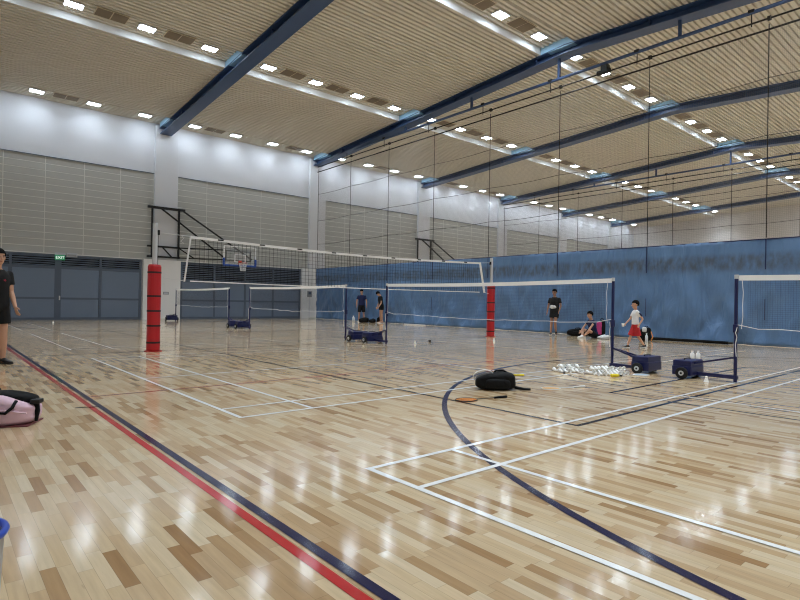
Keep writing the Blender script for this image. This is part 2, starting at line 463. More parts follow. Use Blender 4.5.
# pillars on the back wall
for i, c in enumerate(BEAMS):
    if c < XN+1: continue
    o = MB().b2((c-.57+.1, YW-.2, 0), (c+.57+.1, YW, zd(YW)+.1)).build('trim_%d' % (i+1), M['wall'], bevel=.01)
    structure(o, 'white pillar on the back wall under a roof beam')
    MB().b2((c-.95, YW-.225, 0), (c+.88 if i != 2 else c+.68, YW, 3.06)).build('pillar_base', M['pillar_base'], o)
    MB().b2((c-.585+.1, YW-.245, 0), (c+.585+.1, YW, .07)).build('skirting', M['board_gap'], o)

# grey acoustic boards between the pillars
ti = 20
def boards(x0, x1):
    global ti
    back = structure(MB().b2((x0, YW-.03, 3.07), (x1, YW, 7.46)).build('trim_%d' % ti, M['board_gap']), 'grey horizontal acoustic boards between two pillars'); ti += 1
    n = max(1, round((x1-x0)/1.66)); wd = (x1-x0)/n
    mb = MB()
    rows = 14; hh = (7.46-3.07)/rows
    for i in range(n):
        for j in range(rows):
            z0 = 3.07+j*hh
            mb.b2((x0+i*wd+.016, YW-.036, z0+.002), (x0+(i+1)*wd-.016, YW-.02, z0+hh-.030))
    mb.build('board', M['board'], back)
    MB().b2((x0, YW-.07, 7.44), (x1, YW-.0, 7.47)).build('top_edge', M['doorframe'], back)
    MB().b2((x0, YW-.09, 3.03), (x1, YW, 3.075)).build('bottom_edge', M['board_gap'], back)
# slate folding doors
di = 1
def doors(divs, louvre_z, double, label, x_end=None):
    global di
    x0, x1 = divs[0], divs[-1]
    d = structure(MB().b2((x0-.06, YW-.02, 0), (x1+.06, YW-.005, 3.03)).build('door_%d' % di, M['dark']), label); di += 1
    fr = MB()
    for x in divs: 
        ww = .05 if x not in double else .13
        fr.b2((x-ww, YW-.08, 0), (x+ww, YW-.02, 3.02))
    for zz, hh in ((2.99, .05), (louvre_z, .06), (1.0, .045), (.06, .06)): fr.b2((x0, YW-.075, zz-hh), (x1, YW-.02, zz+hh))
    fr.build('door_frame', M['doorframe'], d)
    for a, b in zip(divs[:-1], divs[1:]):
        lf = MB().b2((a+.06, YW-.06, .1), (b-.06, YW-.03, louvre_z-.05))
        lf = lf.build('door_leaf', M['door'], d)
        rail = MB().b2((a+.1, YW-.066, 1.04), (b-.1, YW-.058, louvre_z-.1)).b2((a+.1, YW-.066, .14), (b-.1, YW-.058, .94))
        rail.build('door_panel', M['door'], lf, bevel=.004)
        lv = MB(); n = max(4, int((2.95-louvre_z)/.10))
        for k in range(n):
            zz = louvre_z+.09+(2.92-louvre_z-.1)*k/(n-1)
            lv.box(((a+b)/2, YW-.05, zz), (b-a-.12, .06, .012), Matrix.Rotation(R(-40), 3, 'X'))
        lv.build('louvre', M['door'], d)
    return d
prev = XN
for i, c in enumerate(BEAMS[1:] + [XF-.2]):
    a = (prev+.67 if i else XN+.02); b = min(c-.47, XF-.1)
    boards(a, b); prev = c
dA = doors([-2.7, -.95, .82, 2.6, 4.4, 6.15, 7.95], 2.42, (4.4,), 'slate grey folding doors with louvred tops left of the first pillar')
MB().box((4.47, YW-.12, 1.02), (.05, .05, .2)).build('door_handle', M['alu'], dA, bevel=.01)
doors([9.98, 11.76, 13.55, 15.3, 17.1], 2.02, (), 'dark slate folding doors with tall louvres behind the volleyball net')

# ------------------------------------------------------------------ roof beams
ordw = ['nearest', 'second', 'third', 'fourth', 'fifth', 'sixth', 'seventh']
def beam(c, label):
    root = empty('roof_beam', (c, RIDGE, zd(RIDGE)), 0, label, 'beam', 'blue steel roof beams')
    def rail(x0, x1, d0, d1):
        mb = MB()
        for ya, yb in ((YR, RIDGE), (RIDGE, YW-.18)):
            za, zb = zd(ya)-zd(RIDGE), zd(yb)-zd(RIDGE); ya -= RIDGE; yb -= RIDGE
            vs = [(x0,ya,za-d0),(x1,ya,za-d0),(x1,ya,za-d1),(x0,ya,za-d1),(x0,yb,zb-d0),(x1,yb,zb-d0),(x1,yb,zb-d1),(x0,yb,zb-d1)]
            mb.add(vs, [(0,1,2,3),(4,7,6,5),(0,4,5,1),(1,5,6,2),(2,6,7,3),(3,7,4,0)])
        return mb
    rail(-.31, .31, .0, .035).build('top_flange', M['beam'], root)
    rail(-.05, .05, .03, .28).build('web', M['beam'], root)
    rail(-.27, .29, .275, .315).build('bottom_flange', M['beam'], root)
    ex = MB()
    for (a, b) in TRAYS:                       # web plates filling the lamp trays, coloured paler blue than the beam
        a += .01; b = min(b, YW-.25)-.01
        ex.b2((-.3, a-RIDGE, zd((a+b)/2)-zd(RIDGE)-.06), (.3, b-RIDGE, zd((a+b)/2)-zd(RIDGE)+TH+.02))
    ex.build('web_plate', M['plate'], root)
    stf = MB(); y = YR+1.6
    while y < YW-1:
        k = zd(y)-zd(RIDGE); stf.b2((-.22, y-RIDGE-.012, k-.28), (.22, y-RIDGE+.012, k-.03)); y += 4.45
    stf.build('stiffener', M['beam'], root)
    return root
lab = ['blue roof beam overhead just beside the viewer', 'broad navy roof beam crossing the upper left of the picture above the basketball hoop',
       'navy roof beam carrying the divider net of the blue curtain', 'first blue roof beam beyond the divider net', 'second beam beyond the divider net, carrying a far net',
       'third thin blue beam beyond the divider net', 'farthest thin blue beam before the beige end wall']
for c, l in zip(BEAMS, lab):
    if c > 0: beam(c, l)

# ------------------------------------------------------------------ lamps and vents
lamp0 = empty('ceiling_light', (0, 0, 0), 0, 'x', 'light', 'ceiling floodlights')
hb = MB().b2((-.28, -.20, -.05), (.28, .20, .0)); hb.build('housing', M['housing'], lamp0)
cells = MB()
for i in range(4):
    for j in range(2):
        x = -.20+.133*i; y = -.09+.18*j
        cells.b2((x-.046, y-.078, -.062), (x+.046, y+.078, -.048))
cells.build('led_panel', M['led'], lamp0)
ld = bpy.data.lights.new('led_beam', 'AREA'); ld.shape = 'RECTANGLE'; ld.size = .56; ld.size_y = .38; ld.energy = 44; ld.color = (.79, .895, 1.0); ld.spread = R(105)
ld_wall = ld.copy(); ld_wall.energy = 9; ld_wall.spread = R(140)   # the row by the wall runs dimmed
lo = bpy.data.objects.new('led_beam', ld); COL.objects.link(lo); lo.parent = lamp0; lo.location = (0, 0, -.066)
vent0 = empty('ceiling_vent', (0, 0, 0), 0, 'x', 'vent', 'ceiling air vents')
MB().b2((-.5, -.31, -.03), (.5, .31, 0)).build('vent_frame', M['ventframe'], vent0)
for s in (-1, 1):
    v = MB().b2((s*.245-.225, -.28, -.04), (s*.245+.225, .28, -.025)); 
    v.build('vent_panel', M['vent'], vent0)
rowname = ['back wall row', 'second row from back wall', 'middle ridge row', 'fourth row from back wall', 'right wall row']
bayname = ['before the first beam', 'between first and second beams', 'between second and third beams', 'between third and fourth beams', 'between fourth and fifth beams', 'between fifth and sixth beams', 'past the last beam']
nth = ['first', 'second', 'third', 'fourth']
first = True; firstv = True
for ri, y in enumerate(ROWS):
    tz = zd(y)+TH
    for bi, c in enumerate(BEAMS[:-1] + [BEAMS[-1]]):
        for k in range(4):
            x = c+9.12*(.135+.2445*k)
            if x > XF-1 or x < XN+.6: continue
            loc = (x, y, tz)
            lb = 'white floodlight, %s of four %s, %s' % (nth[k], bayname[bi], rowname[ri])
            if first: lamp0.location = loc; lamp0['label'] = lb; first = False; lo.data = ld_wall
            else:
                q = dup(lamp0, loc, 0, lb)
                [c_ for c_ in q.children if c_.type == 'LIGHT'][0].data = ld_wall if ri == 0 else ld
        vx = {0: (.0, .5), 1: (.25, .78)}[bi % 2] if ri == 0 else (.255, .5, .745)
        if ri < 3:
            for k, t in enumerate(vx):
                x = c+9.12*t
                if x > XF-1 or x < XN+.8 or t == 0: continue
                loc = (x, y-.05, zd(y)+TH)
                lb = 'brown vent, %s one %s, %s' % (nth[k], bayname[bi], rowname[ri])
                if firstv: vent0.location = loc; vent0['label'] = lb; firstv = False
                else: dup(vent0, loc, 0, lb)

# ------------------------------------------------------------------ divider net, track, curtain
def divider(xc, near):
    y0, y1 = YR+.2, YW-.3
    where = 'under the second beam' if near else 'under the fourth beam'
    tr = empty('divider_track', (xc, 11.9, 9.75), 0, 'blue tube and winding shaft hung %s, above the %s net' % (where, 'near' if near else 'far'), 'track')
    MB().cyl((0, y0-11.9, 0), (0, y1-11.9, 0), .055, 12).build('tube', M['beam'], tr, smooth=True)
    MB().cyl((.0, y0-11.9, -.33), (.0, y1-11.9, -.33), .028, 8).build('winding_shaft', M['black'], tr)
    y = -1.46
    while y < y1-.5:
        zt = zd(y)-.31-9.75
        MB().bar((0, y-11.9, 0), (0, y-11.9, zt+.04), .09, .09).build('hanger_post', M['beam'], tr)
        y += 4.45
    y = 4.97-3.42*2
    while y < y1-.2:
        MB().bar((0, y+.45-11.9, .05), (0, y+.45-11.9, -.42), .025).box((0, y+.45-11.9, .03), (.13, .16, .09)).build('shaft_bracket', M['black'], tr)
        MB().cyl((0, y-.04-11.9, -.33), (0, y+.04-11.9, -.33), .07, 14).build('cord_pulley', M['black'], tr)
        y += 3.42
    if near:
        mt = MB().box((0, 10.0-11.9, -.2), (.2, .26, .26)).cyl((0, 9.8-11.9, -.3), (0, 10.3-11.9, -.3), .085)
        mt.build('motor', M['black'], tr, bevel=.02)
    ntr = empty('divider_net', (xc, 11.9, 9.1), 0, 'grey mesh divider net with dark cords, %s' % ('above the blue curtain' if near else 'in the far hall'), 'net')
    zb = (3.11 if near else 3.3)
    Z = lambda v: v-9.1
    mesh = MB(); pt = .05; t = .0022
    n = int((y1-y0)/pt)
    for i in range(n): 
        y = y0+i*pt-11.9; mesh.b2((-t/2, y-t/2, Z(zb)), (t/2, y+t/2, 0))
    n = int((9.1-zb)/pt)
    for i in range(n):
        zz = Z(zb)+i*pt; mesh.b2((-t/2, y0-11.9, zz-t/2), (t/2, y1-11.9, zz+t/2))
    mesh.build('net_mesh', M['cord_grey'], ntr)
    MB().cyl((0, y0-11.9, 0), (0, y1-11.9, 0), .03, 8).build('top_bar', M['black'], ntr)
    cr = .009 if near else .012
    for zz in (7.7, 6.05, 4.6):
        pts = []
        k = 0
        yy = y0
        while yy < y1+.01:
            s = math.sin(PI*((yy-4.97) % 3.42)/3.42)
            pts.append((-.02, yy-11.9, Z(zz)-.05*s)); yy += .57
        MB().tube(pts, cr, 6).build('horizontal_cord', M['black'], ntr)
    y = 4.97-3.42*3
    while y < y1:
        MB().cyl((-.02, y-11.9, Z(zb if near else 3.3)), (-.02, y-11.9, .15), cr*1.5, 6).build('lifting_cord', M['black'], ntr)
        y += 3.42
divider(XC, True)
divider(BEAMS[4], False)

def curtain():
    y0, y1 = YR+.25, YW-.32
    ny, nz = 420, 30
    vs = []; fs = []
    for i in range(ny+1):
        y = y0+(y1-y0)*i/ny
        for j in range(nz+1):
            t = j/nz; z = 3.07*t+.012
            # slack diagonal pulls that fade towards the top hem
            a = (1-t)**.8
            d = .13*a*noise.noise(Vector((y*.75+z*.8, z*.35, 1.3)))
            d += .10*a*noise.noise(Vector((y*1.7-z*1.1, z*.5, 7.1)))
            d += .05*(.3+a)*noise.noise(Vector((y*4.2+z*2.2, z*1.6, 3.3)))
            d += .02*noise.noise(Vector((y*.5, z*.7, 5.0)))
            if t < .08: d += -.05*(1-t/.08)*(.6+.5*noise.noise(Vector((y*1.3, 0, 2))))
            vs.append((d, y-11.9, z))
    for i in range(ny):
        for j in range(nz):
            a = i*(nz+1)+j; fs.append((a, a+nz+1, a+nz+2, a+1))
    mb = MB(); mb.add(vs, fs)
    root = empty('divider_curtain', (XC, 11.9, 0), 0, 'long wrinkled blue curtain dividing the hall below the net, grey worn band near the top', 'curtain')
    c = mb.build('cloth', M['curtain'], root, smooth=True)
    s = c.modifiers.new('thick', 'SOLIDIFY'); s.thickness = .006
    MB().cyl((0, y0-11.9, 3.075), (0, y1-11.9, 3.075), .016, 8).build('top_hem', M['navy'], root)
    sm = MB(); y = 4.97-3.42*3
    while y < y1:
        MB().b2((-.045, y-11.9-.012, 2.2), (-.03, y-11.9+.012, 3.07)).build('seam_strap', M['navy'], root)
        MB().cyl((-.06, y-11.9, .75), (-.06, y-11.9, 1.35), .010, 6).build('seam_cord', M['navy'], root); y += 3.42
    return root
curtain()

# ------------------------------------------------------------------ badminton posts and nets
def badminton_post(loc, side, label, dy=0):
    """side = +1: cart stands towards +Y of the pole"""
    root = empty('badminton_post', loc, 0 if side > 0 else PI, label, 'post', 'navy badminton posts on wheeled carts')
    p = MB().cyl((0, 0, 0), (0, 0, 1.55), .024, 14)
    p.build('pole', M['navy'], root, smooth=False)
    MB().cyl((0, 0, 1.5), (0, 0, 1.56), .028, 14).build('pole_cap', M['alu'], root)
    MB().box((0, -.0, .78), (.07, .06, .12)).build('cord_cleat', M['navy'], root, bevel=.008)
    MB().b2((-.035, -.03, .05), (.035, .5+dy, .10)).build('base_arm', M['navy'], root)
    br = MB()
    for s in (-1, 1): br.bar((0, .01, .36), (s*.12, .48+dy, .22), .026)
    br.build('brace', M['navy'], root)
    bx = MB().b2((-.24, .40+dy, .05), (.24, .68+dy, .19)).build('weight_box', M['navy'], root, bevel=.012)
    MB().b2((-.235, .41+dy, .185), (.235, .67+dy, .275)).build('weight_lid', M['navy'], bx, bevel=.012)
    MB().tube([(-.1, .55+dy, .275), (-.1, .55+dy, .295), (.1, .55+dy, .295), (.1, .55+dy, .275)], .008, 6).build('box_handle', M['black'], bx)
    for s in (-1, 1):
        wh = MB().cyl((s*.255, .52+dy, .088), (s*.30, .52+dy, .088), .088, 24).build('wheel', M['tyre'], root, bevel=.008)
        MB().cyl((s*.298, .52+dy, .088), (s*.306, .52+dy, .088), .038, 16).build('hub_cap', M['alu'], wh)
        MB().cyl((s*.304, .52+dy, .088), (s*.309, .52+dy, .088), .016, 12).build('hub_bolt', M['black'], wh)
    return root
pl = {
 (0, 1): 'navy badminton post with wheeled cart at the left end of the rightmost net',
 (1, -1): 'navy badminton post with wheeled cart beside the shuttlecock piles, in front of the boy',
 (1, 1): 'navy badminton post and cart at the left end of the middle net',
 (2, -1): 'navy badminton post and cart in front of the two men by the curtain',
 (2, 1): 'navy badminton post and cart before the dark doors, right one of the far pair',
 (3, -1): 'navy badminton post and cart before the dark doors, left one of the far pair',
 (3, 1): 'farthest badminton post and cart, beside the red padded pole and white pillar',
}
GAP = .0
for (k, s), lb in pl.items():
    y = COURTS[k][1] if s > 0 else COURTS[k][0]
    badminton_post((BNET, y, 0), s, lb, {(1, -1): .05, (0, 1): .11}.get((k, s), .04))

def badminton_net(k, label):
    y0, y1 = COURTS[k]; y0 += .03; y1 -= .03
    root = empty('badminton_net', (BNET, y0, 0), 0, label, 'net', 'badminton nets')
    Lw = y1-y0
    def top(t): return 1.55-.028*math.sin(PI*t)
    n = 24
    tp = MB()
    for i in range(n):
        a, b = i/n, (i+1)/n
        za, zb = top(a), top(b); ya, yb = a*Lw, b*Lw
        vs = [(-.006,ya,za),(.006,ya,za),(.006,ya,za-.075),(-.006,ya,za-.075),(-.006,yb,zb),(.006,yb,zb),(.006,yb,zb-.075),(-.006,yb,zb-.075)]
        tp.add(vs, [(0,1,2,3),(4,7,6,5),(0,4,5,1),(1,5,6,2),(2,6,7,3),(3,7,4,0)])
    tp.build('top_tape', M['white_tape'], root)
    ms = MB(); t = .0013
    a0, a1 = .12, Lw-.12
    m = int((a1-a0)/.03)
    for i in range(m+1):
        y = a0+(a1-a0)*i/m; ms.b2((-t/2, y-t/2, .80), (t/2, y+t/2, top(y/Lw)-.06))
    for j in range(25): 
        z = .80+.68*j/24; ms.b2((-t/2, a0, z-t/2), (t/2, a1, z+t/2))
    ms.build('net_mesh', M['cord_brown'], root)
    bc = []
    rr = random.Random(k*5+1)
    for i in range(25):
        tt = i/24; y = tt*Lw
        bc.append((0, y, .79+.012*rr.uniform(-1, 1)-(.05 if 0 < i < 24 else 0)+.05*abs(2*tt-1)))
    MB().tube(bc, .006, 6).build('bottom_cord', M['cord_white'], root)
    for yy, sg in ((.05, 1), (Lw-.05, -1)):
        MB().tube([(-.03, yy, 1.5), (-.035, yy+.02*sg, 1.3), (-.03, yy+.012*sg, 1.12), (-.04, yy+.02*sg, .95), (-.03, yy, .78)], .0045, 6).build('tie_cord', M['cord_white'], root)
        MB().tube([(-.04, yy-.05*sg, .8), (-.055, yy-.065*sg, .72), (-.05, yy-.05*sg, .66), (-.06, yy-.065*sg, .55), (-.05, yy-.055*sg, .38)], .0055, 6).build('tie_cord', M['cord_white'], root)
    return root
badminton_net(0, 'badminton net at the right edge of the picture before the blue curtain')
badminton_net(1, 'middle badminton net with white tape, in front of the standing boy in black')
badminton_net(2, 'badminton net before the white pillar left of the two standing men')
badminton_net(3, 'farthest badminton net behind the volleyball net, beside the red padded pole')

# ------------------------------------------------------------------ volleyball net and posts
def volley_post(x, sgn, label):
    root = empty('volleyball_post', (x, 11.65, 0), 0, label, 'post', 'volleyball posts with red pads')
    MB().cyl((0, 0, 0), (0, 0, 2.6), .048, 18).build('pole', M['alu'], root)
    pad = MB().lathe([(.125, .02), (.128, .06), (.126, .6), (.129, 1.2), (.127, 1.72), (.11, 1.76)], 20).build('pad', M['pad'], root, smooth=False)
    for z in (.18, .52, .82, 1.12, 1.6): MB().lathe([(.1315, z-.018), (.1315, z+.018)], 20).build('pad_strap', M['strap'], pad)
    MB().box((sgn*.06, 0, 2.42), (.05, .06, .1)).build('pulley', M['black'], root, bevel=.008)
    MB().bar((sgn*.06, 0, 2.42), (sgn*.06, 0, 1.72), .008).build('tension_cable', M['black'], root)
    MB().lathe([(.17, 0), (.17, .012), (.07, .02)], 20).build('base_plate', M['pad'], root)
    return root
volley_post(3.43, 1, 'left red padded silver volleyball post, large, in front of the white pillar')
volley_post(14.0, -1, 'right red padded silver volleyball post, small, before the blue curtain')
def volley_net():
    x0, x1 = 4.15, 13.42; Lx = x1-x0
    root = empty('volleyball_net', (x0, 11.65, 0), 0, 'long black mesh volleyball net with white bands strung between two red padded posts', 'net')
    top = lambda t: 2.415-.085*math.sin(PI*t)
    bot = lambda t: 1.445-.02*math.sin(PI*t)
    n = 30
    def strip(f0, hh, a=0, b=1):
        mb = MB()
        for i in range(n):
            t, q = a+(b-a)*i/n, a+(b-a)*(i+1)/n
            za, zb = f0(t), f0(q); xa, xb = t*Lx, q*Lx
            vs = [(xa,-.005,za),(xa,.005,za),(xa,.005,za-hh),(xa,-.005,za-hh),(xb,-.005,zb),(xb,.005,zb),(xb,.005,zb-hh),(xb,-.005,zb-hh)]
            mb.add(vs, [(0,1,2,3),(4,7,6,5),(0,4,5,1),(1,5,6,2),(2,6,7,3),(3,7,4,0)])
        return mb
    strip(top, .055).build('top_tape', M['white_tape'], root)
    strip(lambda t: bot(t)+.02, .022).build('bottom_tape', M['white_tape'], root)
    for xx, lean in ((0, -.2), (Lx, .4)):
        MB().bar((xx, 0, 2.415), (xx+lean*.6, 0, 1.44), .012, .075, up=(0, 1, 0)).build('side_band', M['white_tape'], root)
    ms = MB(); t_ = .005
    for i in range(1, 96):
        t = i/96; ms.b2((t*Lx-t_/2, -t_/2, bot(t)), (t*Lx+t_/2, t_/2, top(t)))
    for j in range(1, 10):
        pts = [(t*Lx, 0, bot(t)+(top(t)-bot(t))*j/10) for t in [i/24 for i in range(25)]]
        for p, q in zip(pts[:-1], pts[1:]): ms.bar(p, q, t_)
    ms.build('net_mesh', M['cord_black'], root)
    tg = MB()
    for i in range(9):
        t = .07+.107*i; tg.box((t*Lx, -.008, top(t)-.02), (.13, .006, .03))
    tg.build('tape_tie', M['black'], root)
    MB().tube([(-.6, 0, 2.42), (0, 0, 2.40)], .006, 6).tube([(Lx, 0, 2.40), (Lx+.48, 0, 2.43)], .006, 6).build('top_rope', M['cord_white'], root)
    MB().tube([(-.56, 0, 1.5), (-.1, 0, 1.45)], .006, 6).tube([(Lx+.2, 0, 1.45), (Lx+.44, 0, 1.42)], .006, 6).build('bottom_rope', M['cord_white'], root)
    MB().tube([(-.2, -.01, 2.41), (-.16, -.02, 2.34), (-.22, -.02, 2.28), (-.15, -.02, 2.24)], .008, 6).build('rope_end', M['cord_white'], root)
volley_net()

# ------------------------------------------------------------------ basketball backboards folded against the back wall
def hoop(cx, board, label):
    root = empty('basketball_hoop', (cx, YW-.2, 0), 0, label, 'basketball hoop', 'wall mounted basketball hoops')
    y = -.1; w = .075
    fr = MB()
    fr.b2((-.82, y-.06, 5.64), (1.02, y+.06, 5.76))
    for z in (3.72, 3.2): fr.b2((-.82, y-.05, z-.045), (.78, y+.05, z+.045))
    for x in (-.6, .72): fr.b2((x-w/2, y-.05, 3.15), (x+w/2, y+.05, 5.7))
    fr.build('wall_frame', M['black'], root)
    bx, by, bz, bw, bh = 3.69, -1.02, 2.95, 1.8, 1.0     # board centre x, y, bottom z
    arm = MB()
    arm.bar((-.18, y, 5.68), (bx-.78, by+.18, 3.3), .075)
    arm.bar((.9, y, 5.68), (bx+.78, by+.18, 3.3), .075)
    for z in (3.72, 3.2):
        arm.bar((.7, y, z), (bx-.7, by+.22, z+.02), .06); arm.bar((bx-.75, by+.22, z), (bx+.75, by+.22, z), .06)
    arm.bar((.72, y, 3.72), (1.45, y-.2, 3.22), .06); arm.bar((-.1, y, 3.72), (.4, y, 3.2), .06)
    arm.bar((bx+.7, by+.22, 3.2), (bx+.7, by+.22, 3.75), .06); arm.bar((bx-.7, by+.22, 3.2), (bx-.7, by+.22, 3.75), .06)
    arm.build('swing_arm', M['black'], root)
    if not board: return root
    bd = MB().b2((bx-bw/2, by-.012, bz), (bx+bw/2, by+.012, bz+bh)).build('backboard', M['glass'], root)
    ff = MB()
    for s in (-1, 1): ff.b2((bx+s*bw/2-.03, by-.022, bz), (bx+s*bw/2+.03, by+.022, bz+bh))
    for z in (bz, bz+bh): ff.b2((bx-bw/2, by-.022, z-.03), (bx+bw/2, by+.022, z+.03))
    for s in (-1, 1): ff.b2((bx+s*.295-.025, by-.02, bz+.15), (bx+s*.295+.025, by-.013, bz+.6))
    for z in (bz+.17, bz+.58): ff.b2((bx-.295, by-.02, z-.025), (bx+.295, by-.013, z+.025))
    ff.build('board_frame', M['white_tape'], bd)
    pp = MB().b2((bx-bw/2-.04, by-.04, bz-.07), (bx+bw/2+.04, by+.04, bz+.03))
    for s in (-1, 1): pp.b2((bx+s*(bw/2+.01)-.05, by-.04, bz), (bx+s*(bw/2+.01)+.05, by+.04, bz+.36))
    pp.build('edge_padding', M['blue_pad'], bd, bevel=.01)
    rc = (bx, by-.40, 3.06)
    rim = MB().tube([(rc[0]+.23*math.cos(a), rc[1]+.23*math.sin(a), rc[2]) for a in [2*PI*i/28 for i in range(28)]], .014, 8, closed=True)
    rim.b2((bx-.1, by-.19, 3.0), (bx+.1, by-.02, 3.08))
    rim.b2((bx-.09, by-.03, 2.98), (bx+.09, by-.012, 3.2))
    rim.build('rim', M['rim_orange'], root)
    nt_ = MB()
    for i in range(16):
        a = 2*PI*i/16
        for d in (1, -1):
            pts = []
            for q in range(5):
                rr = .225-.10*(q/4)**.8; aa = a+d*q*2*PI/32
                pts.append((rc[0]+rr*math.cos(aa), rc[1]+rr*math.sin(aa), rc[2]-.45*q/4))
            nt_.tube(pts, .008, 4)
    nt_.build('hoop_net', M['cord_white'], root)
    return root
hoop(9.0, True, 'basketball hoop with clear backboard on black swing frame beside the first pillar')
hoop(BEAMS[3], False, 'black swing frame of a basketball hoop on the pillar beyond the divider net')

# ------------------------------------------------------------------ small wall things
def text(body, size, loc, m, parent, name, rot):
    cu = bpy.data.curves.new(name, 'FONT'); cu.body = body; cu.size = size; cu.align_x = 'CENTER'; cu.align_y = 'CENTER'; cu.extrude = .002
    o = bpy.data.objects.new(name, cu); COL.objects.link(o)
    dg = bpy.context.evaluated_depsgraph_get()
    me = bpy.data.meshes.new_from_object(o.evaluated_get(dg)); bpy.data.objects.remove(o)
    me.materials.clear(); me.materials.append(m)
    q = bpy.data.objects.new(name, me); COL.objects.link(q); q.parent = parent; q.location = loc; q.rotation_euler = rot
    return q
sg = empty('exit_sign', (4.44, YW-.22, 2.9), 0, 'lit green EXIT sign over the slate folding doors', 'sign')
MB().b2((-.20, -.03, -.14), (.20, .03, .10)).build('sign_box', M['green'], sg, bevel=.01)
MB().b2((-.20, -.032, .10), (.20, .06, .2)).build('sign_bracket', M['signgrey'], sg)
text('EXIT', .17, (0, -.033, -.03), M['signwhite'], sg, 'sign_letters', (PI/2, 0, 0))
s2 = empty('notice_sign', (4.92, YW-.2, 3.0), 0, 'small blank pale grey sign plate right of the green exit sign', 'sign')
MB().b2((-.22, -.02, -.08), (.22, .02, .11)).build('sign_plate', M['signgrey'], s2, bevel=.006)
MB().b2((-.18, -.024, -.05), (.18, -.018, .05)).build('sign_face', M['boxgrey'], s2)
b1 = empty('switch_box', (17.68, YW-.265, 1.5), 0, 'grey switch box on the white pillar beside the blue curtain', 'switch box')
MB().b2((-.14, -.05, -.18), (.14, .035, .18)).build('box_body', M['boxgrey'], b1, bevel=.01)
MB().b2((-.09, -.06, -.02), (.09, -.048, .13)).build('box_window', M['doorframe'], b1)
MB().cyl((0, .01, -1.48), (0, .01, -.18), .018, 8).build('conduit', M['wall'], b1)
b2_ = empty('socket_plate', (9.15, YW-.24, 1.35), 0, 'small grey socket plate on the first white pillar beside the red pad', 'socket')
MB().b2((-.14, -.02, -.07), (.14, .01, .07)).build('plate', M['boxgrey'], b2_, bevel=.006)
MB().b2((-.1, -.026, -.04), (.1, -.018, .04)).build('socket_face', M['signgrey'], b2_)

